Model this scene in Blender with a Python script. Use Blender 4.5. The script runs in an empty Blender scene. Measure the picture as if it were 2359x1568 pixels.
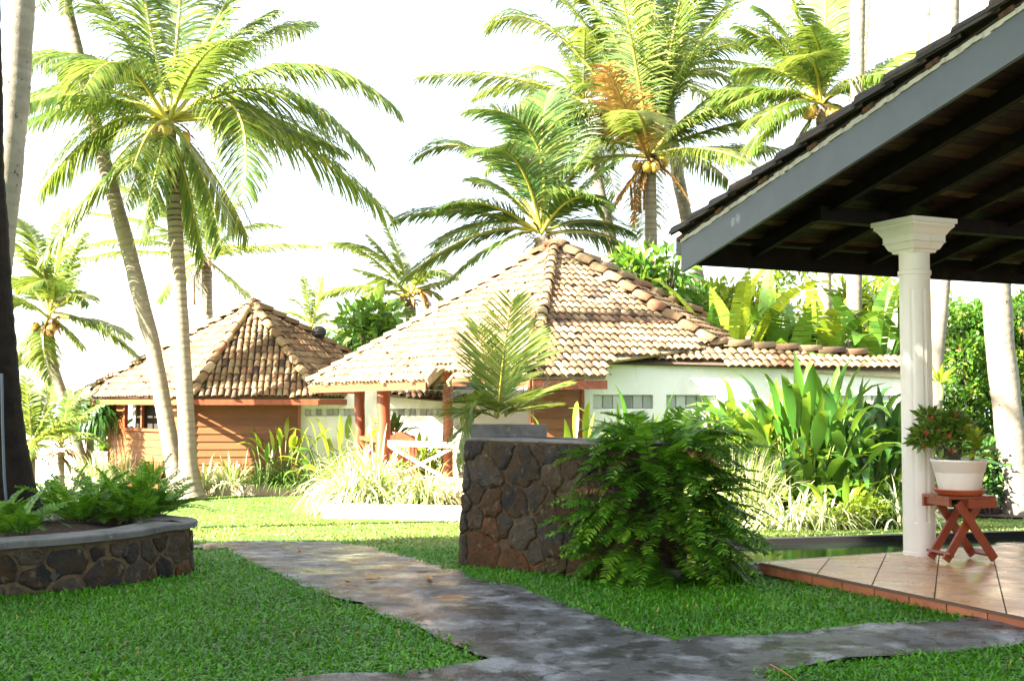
import bpy, bmesh, math, random
import numpy as np
R = math.radians
PI = math.pi
C = bpy.context.scene.collection
scene = bpy.context.scene
random.seed(7)
rng = np.random.default_rng(7)

# ------------------------------------------------------------------ camera, sky, sun, exposure
EYE = 1.4
PITCH = R(3.08)
LENS = 40.0
cam = bpy.data.cameras.new("camera")
cam.lens = LENS; cam.sensor_width = 36; cam.clip_start = 0.05; cam.clip_end = 5000
cam_o = bpy.data.objects.new("camera", cam); C.objects.link(cam_o)
cam_o.location = (0, 0, EYE); cam_o.rotation_euler = (R(90) + PITCH, 0, 0)
scene.camera = cam_o

SUN_EL = R(34)
SUN_DIR = np.array((-0.86 * math.cos(SUN_EL), -0.51 * math.cos(SUN_EL), math.sin(SUN_EL)))   # towards the sun
w = bpy.data.worlds.new("World"); scene.world = w; w.use_nodes = True
nt = w.node_tree; bg = nt.nodes["Background"]
sky = nt.nodes.new("ShaderNodeTexSky"); sky.sky_type = 'NISHITA'; sky.sun_disc = False
sky.sun_elevation = SUN_EL
sky.sun_rotation = math.atan2(SUN_DIR[0], SUN_DIR[1])
sky.air_density = 1.0; sky.dust_density = 2.0; sky.ozone_density = 0.6
veil = nt.nodes.new("ShaderNodeMix"); veil.data_type = 'RGBA'; veil.inputs[0].default_value = 0.5      # thin bright cloud over the whole sky
veil.inputs[7].default_value = (3.5, 3.4, 3.2, 1)
nt.links.new(sky.outputs[0], veil.inputs[6]); nt.links.new(veil.outputs[2], bg.inputs[0]); bg.inputs[1].default_value = 0.07
sun = bpy.data.lights.new("sun", 'SUN'); sun.energy = 5.0; sun.angle = R(0.6); sun.color = (1.0, 0.90, 0.73)
sun_o = bpy.data.objects.new("sun", sun); C.objects.link(sun_o)
from mathutils import Vector
sun_o.rotation_euler = Vector(tuple(SUN_DIR)).to_track_quat('Z', 'Y').to_euler()
scene.view_settings.view_transform = 'Standard'
scene.view_settings.look = 'None'
scene.view_settings.gamma = 1.0
scene.view_settings.exposure = 3.4
scene.cycles.max_bounces = 8
scene.cycles.transparent_max_bounces = 4

# ------------------------------------------------------------------ picture measurements to places (2359 x 1568 reading of the photo)
FU = 2359 * LENS / 36.0
def ray(u, v):
    cx = (u - 1179.5) / FU; cz = (784.0 - v) / FU
    return np.array((cx, math.cos(PITCH) - math.sin(PITCH) * cz, math.sin(PITCH) + math.cos(PITCH) * cz))
def at(u, v, d):
    r = ray(u, v); k = d / r[1]
    return np.array((r[0] * k, d, EYE + r[2] * k))
def at_z(u, v, z):
    r = ray(u, v); k = (z - EYE) / r[2]
    return np.array((r[0] * k, r[1] * k, z))
def on_plane(u, v, p, n):
    r = ray(u, v); o = np.array((0, 0, EYE)); k = np.dot(p - o, n) / np.dot(r, n)
    return o + r * k
def terr(x, y):
    y = np.asarray(y, float)
    a, b, drop, s = 9.0, 22.0, -0.8, 1.2
    f = lambda q: np.where(q < -s, 0, np.where(q > s, q, (q + s) ** 2 / (4 * s)))
    return drop / (b - a) * (f(y - a) - f(y - b))
def gz(x, y): return float(terr(x, y))
def gp(u, v):
    z = 0.0
    for _ in range(60):
        p = at_z(u, v, z); z = 0.5 * z + 0.5 * gz(p[0], p[1])
    return np.array((p[0], p[1], gz(p[0], p[1])))
def gd(u, d):
    x = (u - 1179.5) / FU * d
    x = at(u, 925, d)[0]
    return np.array((x, d, gz(x, d)))
UP = np.array((0, 0, 1.0))
def nrm(a):
    a = np.asarray(a, float)
    return a / (np.linalg.norm(a, axis=-1, keepdims=True) + 1e-12)
V = lambda *a: np.array(a, float)

# ------------------------------------------------------------------ mesh collecting
class MB:
    def __init__(s): s.v = []; s.n = 0; s.ft = []; s.fl = []; s.r = []; s.m = []; s.sm = []
    def add(s, verts, faces, rnd=0.5, mi=0, smooth=False):
        verts = np.asarray(verts, float).reshape(-1, 3)
        s.v.append(verts)
        for k, f in enumerate(faces):
            s.ft.append(np.array([len(f)])); s.fl.append(np.array(f) + s.n)
        nf = len(faces)
        s.r.append(np.full(nf, rnd) if np.isscalar(rnd) else np.asarray(rnd, float)); s.m.append(np.full(nf, mi)); s.sm.append(np.full(nf, smooth))
        s.n += len(verts); return s
    def quads(s, verts, q, rnd, mi=0, smooth=False):
        verts = np.asarray(verts, float).reshape(-1, 3); q = np.asarray(q, int).reshape(-1, 4)
        s.v.append(verts); s.fl.append((q + s.n).ravel()); s.ft.append(np.full(len(q), 4))
        s.r.append(np.full(len(q), rnd) if np.isscalar(rnd) else np.asarray(rnd, float))
        s.m.append(np.full(len(q), mi)); s.sm.append(np.full(len(q), smooth)); s.n += len(verts); return s
    def box(s, c, size, ax=None, rnd=0.5, mi=0):
        c = np.asarray(c, float); h = np.asarray(size, float) / 2
        ax = np.eye(3) if ax is None else np.asarray(ax, float)
        vs = [c + ax[0] * h[0] * i + ax[1] * h[1] * j + ax[2] * h[2] * k for i in (-1, 1) for j in (-1, 1) for k in (-1, 1)]
        return s.add(vs, [(0, 1, 3, 2), (4, 6, 7, 5), (0, 4, 5, 1), (2, 3, 7, 6), (0, 2, 6, 4), (1, 5, 7, 3)], rnd, mi)
    def bar(s, a, b, w, h, up=UP, rnd=0.5, mi=0):
        a = np.asarray(a, float); b = np.asarray(b, float); t = nrm(b - a)
        sd = np.cross(t, up)
        if np.linalg.norm(sd) < 1e-6: sd = V(1, 0, 0)
        sd = nrm(sd); u2 = np.cross(sd, t)
        return s.box((a + b) / 2, (np.linalg.norm(b - a), w, h), (t, sd, u2), rnd, mi)
    def tube(s, pts, rad, seg=10, rnd=0.5, mi=0, smooth=True, caps=True, lump=0.0):
        pts = np.asarray(pts, float); n = len(pts); rad = np.full(n, rad) if np.isscalar(rad) else np.asarray(rad, float)
        tg = nrm(np.gradient(pts, axis=0)); ref = V(0, 1, 0.01) if abs(tg[0][1]) < 0.9 else V(1, 0, 0)
        vs = []
        for i in range(n):
            sd = nrm(np.cross(tg[i], ref)); up = np.cross(sd, tg[i])
            a = np.arange(seg) * 2 * PI / seg
            rr = rad[i] * (1 + (lump * (rng.random(seg) - .5) if lump else 0))
            vs.append(pts[i] + (np.cos(a) * rr)[:, None] * sd + (np.sin(a) * rr)[:, None] * up if np.ndim(rr) else pts[i] + np.cos(a)[:, None] * rr * sd + np.sin(a)[:, None] * rr * up)
        vs = np.concatenate(vs); q = []; rr = []
        for i in range(n - 1):
            for k in range(seg):
                q.append((i * seg + k, i * seg + (k + 1) % seg, (i + 1) * seg + (k + 1) % seg, (i + 1) * seg + k)); rr.append(rnd if np.isscalar(rnd) else rnd[i])
        s.quads(vs, q, rr, mi, smooth)
        if caps:
            for i in (0, n - 1):
                s.add(vs[i * seg:(i + 1) * seg], [tuple(range(seg))], rnd if np.isscalar(rnd) else rnd[-1], mi)
        return s
    def lathe(s, c, prof, seg=24, rnd=0.5, mi=0, smooth=True, flute=None):
        c = np.asarray(c, float); vs = []
        for (r, z) in prof:
            a = np.arange(seg) * 2 * PI / seg
            rr = np.full(seg, r)
            vs.append(np.stack((c[0] + np.cos(a) * rr, c[1] + np.sin(a) * rr, np.full(seg, c[2] + z)), 1))
        n = len(prof); q = []
        for i in range(n - 1):
            for k in range(seg): q.append((i * seg + k, i * seg + (k + 1) % seg, (i + 1) * seg + (k + 1) % seg, (i + 1) * seg + k))
        return s.quads(np.concatenate(vs), q, rnd, mi, smooth)
    def build(s, name, mats, parent=None, loc=None):
        me = bpy.data.meshes.new(name)
        v = np.concatenate(s.v) if s.v else np.zeros((0, 3))
        off = np.array(parent['_w'] if parent is not None else (loc if loc is not None else (0, 0, 0)), float)
        v = v - off
        fl = np.concatenate(s.fl).astype(np.int32); ft = np.concatenate(s.ft).astype(np.int32)
        me.vertices.add(len(v)); me.vertices.foreach_set("co", v.astype(np.float32).ravel())
        me.loops.add(len(fl)); me.loops.foreach_set("vertex_index", fl)
        me.polygons.add(len(ft))
        st = np.concatenate(([0], np.cumsum(ft)[:-1])).astype(np.int32)
        me.polygons.foreach_set("loop_start", st); me.polygons.foreach_set("loop_total", ft)
        me.polygons.foreach_set("material_index", np.concatenate(s.m).astype(np.int32))
        me.polygons.foreach_set("use_smooth", np.concatenate(s.sm).astype(bool))
        a = me.attributes.new("rnd", 'FLOAT', 'FACE'); a.data.foreach_set("value", np.concatenate(s.r).astype(np.float32))
        me.update(calc_edges=True); me.validate()
        for m in (mats if isinstance(mats, (list, tuple)) else [mats]): me.materials.append(m)
        o = bpy.data.objects.new(name, me); C.objects.link(o)
        if parent is not None:
            o.parent = parent
            o['_w'] = tuple(off)
        else:
            o.location = tuple(off); o['_w'] = tuple(off)
        return o
def tag(o, label, cat, group=None, kind=None):
    o['label'] = label; o['category'] = cat
    if group: o['group'] = group
    if kind: o['kind'] = kind
    return o
def thing(name, label, cat, loc, group=None):
    o = bpy.data.objects.new(name, None); C.objects.link(o); o.empty_display_size = 0.2
    o.location = tuple(float(q) for q in loc); o['_w'] = tuple(float(q) for q in loc)
    return tag(o, label, cat, group)
def structure(o): o['kind'] = 'structure'; return o

# ------------------------------------------------------------------ materials
def mat(name, col=(.5, .5, .5), rough=0.6, ramp=None, noise=None, noise2=None, bump=None, spec=0.5, trans=0.0, tcol=None, rrange=None, stretch=(1, 1, 1), metal=0.0):
    m = bpy.data.materials.new(name); m.use_nodes = True
    n = m.node_tree.nodes; l = m.node_tree.links; b = n["Principled BSDF"]
    b.inputs["Roughness"].default_value = rough; b.inputs["Specular IOR Level"].default_value = spec; b.inputs["Metallic"].default_value = metal
    tc = n.new("ShaderNodeTexCoord"); mp = n.new("ShaderNodeMapping"); mp.inputs["Scale"].default_value = stretch
    l.new(tc.outputs["Object"], mp.inputs[0])
    if ramp:
        at_ = n.new("ShaderNodeAttribute"); at_.attribute_name = "rnd"
        cr = n.new("ShaderNodeValToRGB"); els = cr.color_ramp.elements
        while len(els) < len(ramp): els.new(0.5)
        for e, (p, c) in zip(els, ramp): e.position = p; e.color = (*c, 1)
        l.new(at_.outputs["Fac"], cr.inputs[0]); out = cr.outputs[0]
    else:
        rgb = n.new("ShaderNodeRGB"); rgb.outputs[0].default_value = (*col, 1); out = rgb.outputs[0]
    for nz in (noise, noise2):
        if not nz: continue
        sc, c2, lo, hi = nz[:4]
        t = n.new("ShaderNodeTexNoise"); t.inputs["Scale"].default_value = sc; t.inputs["Detail"].default_value = 6; t.inputs["Roughness"].default_value = .65
        l.new(mp.outputs[0], t.inputs[0])
        mr = n.new("ShaderNodeMapRange"); mr.inputs[1].default_value = lo; mr.inputs[2].default_value = hi
        l.new(t.outputs[0], mr.inputs[0])
        mx = n.new("ShaderNodeMix"); mx.data_type = 'RGBA'
        l.new(mr.outputs[0], mx.inputs[0]); l.new(out, mx.inputs[6]); mx.inputs[7].default_value = (*c2, 1)
        out = mx.outputs[2]
    l.new(out, b.inputs["Base Color"])
    if rrange:
        t = n.new("ShaderNodeTexNoise"); t.inputs["Scale"].default_value = rrange[0]; t.inputs["Detail"].default_value = 5
        l.new(mp.outputs[0], t.inputs[0])
        mr = n.new("ShaderNodeMapRange"); mr.inputs[1].default_value = .38; mr.inputs[2].default_value = .62; mr.inputs[3].default_value = rrange[1]; mr.inputs[4].default_value = rrange[2]
        l.new(t.outputs[0], mr.inputs[0]); l.new(mr.outputs[0], b.inputs["Roughness"])
    if bump:
        prev = None
        for (sc, st, di) in (bump if isinstance(bump, list) else [bump]):
            t = n.new("ShaderNodeTexNoise"); t.inputs["Scale"].default_value = sc; t.inputs["Detail"].default_value = 8; t.inputs["Roughness"].default_value = .7
            l.new(mp.outputs[0], t.inputs[0])
            bp = n.new("ShaderNodeBump"); bp.inputs["Strength"].default_value = st; bp.inputs["Distance"].default_value = di
            l.new(t.outputs[0], bp.inputs["Height"])
            if prev: l.new(prev.outputs[0], bp.inputs["Normal"])
            prev = bp
        l.new(prev.outputs[0], b.inputs["Normal"])
    if trans:
        tr = n.new("ShaderNodeBsdfTranslucent"); ms = n.new("ShaderNodeMixShader"); ms.inputs[0].default_value = trans
        if tcol:
            mx = n.new("ShaderNodeMix"); mx.data_type = 'RGBA'; mx.blend_type = 'MIX'; mx.inputs[0].default_value = 0.5
            l.new(out, mx.inputs[6]); mx.inputs[7].default_value = (*tcol, 1); l.new(mx.outputs[2], tr.inputs[0])
        else: l.new(out, tr.inputs[0])
        l.new(b.outputs[0], ms.inputs[1]); l.new(tr.outputs[0], ms.inputs[2])
        l.new(ms.outputs[0], n["Material Output"].inputs[0])
    return m
def hexc(h):
    h = h.lstrip('#'); c = [int(h[i:i + 2], 16) / 255 for i in (0, 2, 4)]
    return tuple(q / 12.92 if q <= .04045 else ((q + .055) / 1.055) ** 2.4 for q in c)

M = {}
M['palm'] = mat('palm_leaf', ramp=[(0, (.026, .078, .014)), (.5, (.068, .130, .022)), (1, (.24, .265, .06))], rough=.32, spec=.6, trans=.45, tcol=(.26, .34, .05))
M['palm_lime'] = mat('palm_leaf_lime', ramp=[(0, (.05, .11, .018)), (.5, (.105, .175, .028)), (1, (.25, .27, .05))], rough=.36, spec=.6, trans=.4, tcol=(.30, .37, .045))
M['palm_dark'] = mat('palm_leaf_deep', ramp=[(0, (.022, .072, .018)), (.5, (.055, .125, .026)), (1, (.19, .24, .06))], rough=.30, spec=.65, trans=.44, tcol=(.24, .34, .06))
M['dead'] = mat('dead_frond', ramp=[(0, (.20, .10, .03)), (.5, (.40, .20, .05)), (1, (.52, .33, .10))], rough=.6, trans=.35)
M['rachis'] = mat('rachis', ramp=[(0, (.22, .24, .03)), (1, (.38, .33, .05))], rough=.45)
M['fiber'] = mat('palm_fibre', ramp=[(0, (.08, .045, .02)), (1, (.26, .16, .07))], rough=.9)
M['bark'] = mat('palm_bark', ramp=[(0, (.055, .038, .025)), (.35, (.15, .115, .08)), (1, (.28, .235, .18))], rough=.85, noise=(9, (.17, .15, .12), .45, .75), noise2=(26, (.06, .05, .04), .62, .75), bump=[(14, .6, .02), (60, .4, .01)])
M['bark_pale'] = mat('pale_bark', ramp=[(0, (.11, .092, .075)), (1, (.20, .175, .145))], rough=.85, noise=(2.2, (.24, .21, .175), .5, .7), noise2=(11, (.025, .02, .017), .62, .66), bump=[(18, .5, .02)])
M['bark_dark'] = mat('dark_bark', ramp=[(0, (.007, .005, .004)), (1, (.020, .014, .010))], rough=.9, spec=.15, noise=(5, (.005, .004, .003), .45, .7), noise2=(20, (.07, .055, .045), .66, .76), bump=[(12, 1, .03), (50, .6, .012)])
M['coconut'] = mat('coconut', ramp=[(0, (.35, .17, .03)), (1, (.55, .38, .06))], rough=.45)
M['fern'] = mat('fern_leaf', ramp=[(0, (.014, .06, .005)), (.6, (.055, .185, .011)), (1, (.19, .38, .024))], rough=.4, spec=.35, trans=.3, tcol=(.16, .34, .02))
M['fern_stem'] = mat('fern_stem', col=(.05, .05, .02), rough=.6)
M['broad'] = mat('broad_leaf', ramp=[(0, (.025, .09, .012)), (.6, (.06, .17, .018)), (1, (.17, .30, .03))], rough=.32, spec=.55, trans=.32, tcol=(.28, .42, .03))
M['broad_lime'] = mat('lime_leaf', ramp=[(0, (.10, .20, .02)), (.6, (.19, .29, .025)), (1, (.33, .38, .03))], rough=.36, trans=.4, tcol=(.50, .55, .03))
M['broad_dark'] = mat('deep_leaf', ramp=[(0, (.014, .055, .012)), (.6, (.032, .10, .018)), (1, (.08, .18, .028))], rough=.28, spec=.55, trans=.22, tcol=(.15, .28, .03))
M['stem'] = mat('plant_stem', ramp=[(0, (.07, .11, .03)), (1, (.16, .20, .05))], rough=.5)
M['wood_stem'] = mat('woody_stem', ramp=[(0, (.06, .045, .03)), (1, (.14, .11, .08))], rough=.8)
M['varieg'] = mat('variegated_strap', ramp=[(0, (.16, .26, .06)), (.35, (.30, .38, .10)), (.5, (.60, .62, .34)), (1, (.78, .76, .55))], rough=.4, trans=.35)
M['strap'] = mat('green_strap', ramp=[(0, (.03, .08, .015)), (1, (.11, .20, .03))], rough=.4, trans=.25)
M['flower'] = mat('red_petal', ramp=[(0, (.42, .03, .025)), (1, (.75, .12, .08))], rough=.5, trans=.3)
M['flower_orange'] = mat('orange_petal', ramp=[(0, (.75, .12, .02)), (1, (.85, .30, .05))], rough=.5, trans=.3)
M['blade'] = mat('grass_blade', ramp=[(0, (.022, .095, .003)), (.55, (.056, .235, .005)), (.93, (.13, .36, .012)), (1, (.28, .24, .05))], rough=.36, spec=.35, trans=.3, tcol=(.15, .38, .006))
M['blade_pale'] = mat('painted_sun_grass_blade', ramp=[(0, (.07, .12, .012)), (.55, (.22, .29, .06)), (.93, (.36, .40, .13)), (1, (.36, .32, .12))], rough=.4, spec=.35, trans=.3, tcol=(.28, .36, .05))  # far lawn blades: strong sunlight painted in as a paler colour
M['lawn'] = mat('lawn', col=(.035, .11, .005), rough=.9, noise=(1.3, (.085, .16, .014), .4, .65), noise2=(30, (.022, .065, .006), .5, .7), bump=[(45, .8, .04)])
M['soil'] = mat('soil', col=(.045, .027, .016), rough=1, noise=(20, (.10, .06, .035), .5, .75), bump=[(25, 1, .05)])
M['path'] = mat('slate_path', col=(.090, .096, .108), rough=.35, noise=(4.2, (.016, .016, .017), .49, .55), noise2=(2.6, (.29, .31, .345), .52, .62), rrange=(2.2, .10, .45), bump=[(4, 1, .12), (11, .8, .04), (40, .9, .015)], spec=.55)  # pale bluish noise patches put the sky's sheen into the base colour
def add_cracks(m, sc, width, dark, seed=0.0, warp=.6):
    n = m.node_tree.nodes; l = m.node_tree.links; b = n["Principled BSDF"]; src = b.inputs["Base Color"].links[0].from_socket
    tc = n.new("ShaderNodeTexCoord"); nz = n.new("ShaderNodeTexNoise"); nz.inputs["Scale"].default_value = 2.2; nz.inputs["Detail"].default_value = 6; l.new(tc.outputs["Object"], nz.inputs[0])
    mx = n.new("ShaderNodeMix"); mx.data_type = 'RGBA'; mx.blend_type = 'ADD'; mx.inputs[0].default_value = warp; l.new(tc.outputs["Object"], mx.inputs[6]); l.new(nz.outputs[1], mx.inputs[7])
    vo = n.new("ShaderNodeTexVoronoi"); vo.feature = 'DISTANCE_TO_EDGE'; vo.inputs["Scale"].default_value = sc; l.new(mx.outputs[2], vo.inputs[0])
    n2 = n.new("ShaderNodeTexNoise"); n2.inputs["Scale"].default_value = 1.1; l.new(tc.outputs["Object"], n2.inputs[0])
    mr = n.new("ShaderNodeMapRange"); mr.inputs[1].default_value = width * .3; mr.inputs[2].default_value = width; mr.inputs[3].default_value = 1; mr.inputs[4].default_value = 0; l.new(vo.outputs[0], mr.inputs[0])
    m2 = n.new("ShaderNodeMapRange"); m2.inputs[1].default_value = .50; m2.inputs[2].default_value = .60; l.new(n2.outputs[0], m2.inputs[0])
    mm = n.new("ShaderNodeMath"); mm.operation = 'MULTIPLY'; l.new(mr.outputs[0], mm.inputs[0]); l.new(m2.outputs[0], mm.inputs[1])
    m3 = n.new("ShaderNodeMix"); m3.data_type = 'RGBA'; l.new(mm.outputs[0], m3.inputs[0]); l.new(src, m3.inputs[6]); m3.inputs[7].default_value = (*dark, 1); l.new(m3.outputs[2], b.inputs["Base Color"])
    old = b.inputs["Normal"].links[0].from_socket; bp = n.new("ShaderNodeBump"); bp.invert = True; bp.inputs["Strength"].default_value = .8; bp.inputs["Distance"].default_value = .03
    l.new(mm.outputs[0], bp.inputs["Height"]); l.new(old, bp.inputs["Normal"]); l.new(bp.outputs[0], b.inputs["Normal"])
add_cracks(M['path'], 2.3, .016, (.018, .017, .016))
M['mortar_tan'] = mat('tan_mortar', col=(.115, .082, .040), rough=.95, noise=(6, (.045, .036, .022), .45, .65), noise2=(30, (.18, .14, .085), .6, .8), bump=[(30, .8, .02), (6, .8, .05)])
M['mortar'] = mat('mortar', col=(.085, .055, .024), rough=.95, noise=(6, (.035, .026, .018), .45, .7), bump=[(30, .8, .02)])
M['stone'] = mat('rubble_stone', ramp=[(0, (.012, .012, .013)), (.3, (.026, .025, .024)), (.5, (.055, .05, .043)), (.65, (.085, .07, .048)), (.8, (.05, .033, .018)), (.88, (.06, .027, .010)), (1, (.16, .058, .016))], rough=.75, spec=.25, noise=(4.5, (.055, .033, .013), .44, .58), noise2=(11, (.17, .145, .10), .57, .72), bump=[(5, 1, .08), (16, .9, .03), (60, .6, .01)])
M['capstone'] = mat('cap_stone', col=(.11, .11, .108), rough=.75, noise=(4, (.05, .05, .047), .45, .65), noise2=(18, (.20, .195, .18), .6, .75), bump=[(25, .4, .01)])
M['plaster'] = mat('white_plaster', col=(.78, .77, .72), rough=.85, noise=(1.2, (.66, .65, .60), .5, .75), noise2=(2.2, (.50, .49, .43), .60, .80), stretch=(1.6, 1.6, .5), bump=[(30, .15, .01)])
M['board'] = mat('red_board', ramp=[(0, (.165, .054, .014)), (1, (.27, .096, .026))], rough=.5, noise=(6, (.14, .048, .016), .45, .7), bump=[(10, .3, .008)], stretch=(.35, 1, 6))
M['redwood'] = mat('red_wood', ramp=[(0, (.22, .05, .022)), (1, (.33, .085, .035))], rough=.42, noise=(4, (.17, .04, .02), .45, .7), stretch=(3, 3, .6), bump=[(12, .25, .006)])
M['palewood'] = mat('pale_wood', ramp=[(0, (.38, .30, .18)), (1, (.52, .42, .28))], rough=.6, noise=(5, (.34, .26, .16), .45, .7))
M['rail'] = mat('pale_rail', col=(.62, .44, .32), rough=.5, noise=(5, (.52, .34, .24), .45, .7))
M['tile'] = mat('clay_tile', ramp=[(0, (.035, .022, .016)), (.10, (.08, .048, .028)), (.3, (.19, .105, .05)), (.5, (.25, .165, .085)), (.75, (.32, .23, .125)), (.88, (.22, .085, .042)), (1, (.40, .315, .19))], rough=.8, noise=(5, (.11, .07, .035), .48, .75), noise2=(26, (.045, .032, .022), .58, .78), bump=[(30, .5, .01)])
M['tile_dark'] = mat('mossy_tile', ramp=[(0, (.018, .014, .012)), (.8, (.05, .036, .028)), (1, (.14, .06, .035))], rough=.9, noise=(10, (.02, .018, .014), .45, .7), bump=[(30, .8, .015)])
M['deck'] = mat('roof_deck', col=(.30, .23, .13), rough=.8, noise=(5, (.22, .16, .09), .45, .7))
M['under'] = mat('pan_tile', col=(.07, .045, .03), rough=.9, noise=(14, (.09, .06, .04), .45, .7))
M['grey_fascia'] = mat('grey_paint', col=(.068, .084, .102), rough=.5, noise=(3, (.055, .068, .085), .4, .7), noise2=(40, (.04, .05, .06), .66, .76), bump=[(30, .12, .006)])
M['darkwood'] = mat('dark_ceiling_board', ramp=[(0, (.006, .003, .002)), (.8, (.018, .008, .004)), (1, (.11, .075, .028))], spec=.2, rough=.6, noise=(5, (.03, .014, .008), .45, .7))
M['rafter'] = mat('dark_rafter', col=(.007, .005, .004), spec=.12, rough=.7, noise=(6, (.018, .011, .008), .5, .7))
M['white'] = mat('white_paint', col=(.78, .76, .71), rough=.45, noise=(1.5, (.68, .65, .57), .5, .75), noise2=(6, (.55, .51, .42), .64, .80), stretch=(1.5, 1.5, .45), bump=[(40, .08, .004)])
M['terrazzo'] = mat('floor_tile', ramp=[(0, (.52, .28, .145)), (1, (.58, .35, .20))], rough=.3, noise=(2.5, (.46, .30, .20), .45, .7), noise2=(10, (.36, .17, .09), .56, .76), rrange=(3, .18, .40))
M['terra_edge'] = mat('terracotta_edge', ramp=[(0, (.28, .09, .04)), (1, (.40, .15, .07))], rough=.6, noise=(6, (.20, .07, .035), .5, .75))
M['grout'] = mat('grout', col=(.10, .06, .04), rough=.9)
M['joint'] = mat('tile_joint', col=(.55, .36, .25), rough=.7)
M['saucer'] = mat('terracotta', col=(.48, .13, .05), rough=.5, noise=(6, (.38, .10, .04), .5, .7))
M['pot'] = mat('white_plastic', col=(.80, .78, .75), rough=.35)
M['pot_leaf'] = mat('pot_plant_leaf', ramp=[(0, (.04, .10, .012)), (.5, (.10, .20, .02)), (1, (.24, .32, .05))], rough=.35, trans=.3, tcol=(.25, .36, .03))
M['stool'] = mat('stool_wood', ramp=[(0, (.19, .032, .014)), (1, (.27, .052, .021))], rough=.35, noise=(5, (.20, .04, .02), .45, .7), stretch=(2, 2, 2))
M['endgrain'] = mat('end_grain', col=(.62, .45, .38), rough=.6)
M['black'] = mat('black_stone', col=(.012, .012, .013), rough=.55, bump=[(25, .3, .01)])
M['blackpaint'] = mat('black_paint', col=(.02, .02, .022), rough=.45)
M['kerb'] = mat('pond_kerb', col=(.20, .19, .18), rough=.6, noise=(8, (.12, .11, .10), .45, .7))
M['water'] = mat('water', col=(.012, .02, .014), rough=.04, spec=.6, bump=[(3, .08, .02)])
M['glassblock'] = mat('glass_block', ramp=[(0, (.14, .16, .15)), (1, (.50, .52, .47))], rough=.25, spec=.6)
M['inside_shade'] = mat('interior_shade', col=(.02, .016, .014), rough=.9)
M['shutter'] = mat('shutter_panel', col=(.45, .34, .26), rough=.6)
M['sand'] = mat('sand', col=(.52, .46, .36), rough=1, noise=(.4, (.60, .54, .44), .4, .7))
M['sea'] = mat('sea', col=(.35, .42, .44), rough=.25)
M['pipe'] = mat('grey_pipe', col=(.07, .10, .15), rough=.4)
M['leaf_litter'] = mat('dry_leaf', ramp=[(0, (.22, .10, .04)), (1, (.48, .26, .10))], rough=.7, trans=.15)
M['rockwhite'] = mat('pale_rock', col=(.5, .48, .44), rough=.8, noise=(12, (.35, .33, .30), .45, .7))
M['kerbstone'] = mat('low_wall_stone', ramp=[(0, (.30, .24, .16)), (1, (.50, .42, .30))], rough=.85, noise=(6, (.24, .18, .12), .45, .72), bump=[(12, .6, .03)])
M['kerblight'] = mat('painted_low_wall', col=(.62, .55, .44), rough=.85, noise=(5, (.48, .40, .30), .45, .72), bump=[(14, .5, .02)])
# ------------------------------------------------------------------ generators
def bez(p0, p1, p2, t):
    t = np.asarray(t)[:, None]
    return (1 - t) ** 2 * p0 + 2 * t * (1 - t) * p1 + t * t * p2
def dbez(p0, p1, p2, t):
    t = np.asarray(t)[:, None]
    return 2 * (1 - t) * (p1 - p0) + 2 * t * (p2 - p1)
def leaflets(mb, P, D, Ln, Wd, droop, segs, wref, rnd, mi=0, prof=None):
    """ribbons: P start (n,3), D direction (n,3), lengths, widths, gravity bend, wref = direction of blade width"""
    n = len(P); prof = prof or {2: (.55, 1, .12), 3: (.5, 1, .8, .1), 4: (.35, .9, 1, .7, .08), 5: (.3, .8, 1, .95, .65, .06)}[segs]
    q = P.copy(); out = []
    d = nrm(D)
    for k in range(segs + 1):
        W = wref - d * (wref * d).sum(1, keepdims=True); W = nrm(W) * (Wd * prof[k] * .5)[:, None]
        out.append(q - W); out.append(q + W)
        if k < segs:
            g = droop if np.ndim(droop) else np.full(n, droop)
            d = nrm(d + V(0, 0, -1) * (g * (k + 1) / segs)[:, None])
            q = q + d * (Ln / segs)[:, None]
    vs = np.stack(out, 1)                       # n, 2(segs+1), 3
    m = 2 * (segs + 1); base = np.arange(n)[:, None, None] * m
    f = np.array([(2 * k, 2 * k + 1, 2 * k + 3, 2 * k + 2) for k in range(segs)])[None] + base
    mb.quads(vs.reshape(-1, 3), f.reshape(-1, 4), np.repeat(rnd, segs), mi)
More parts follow.
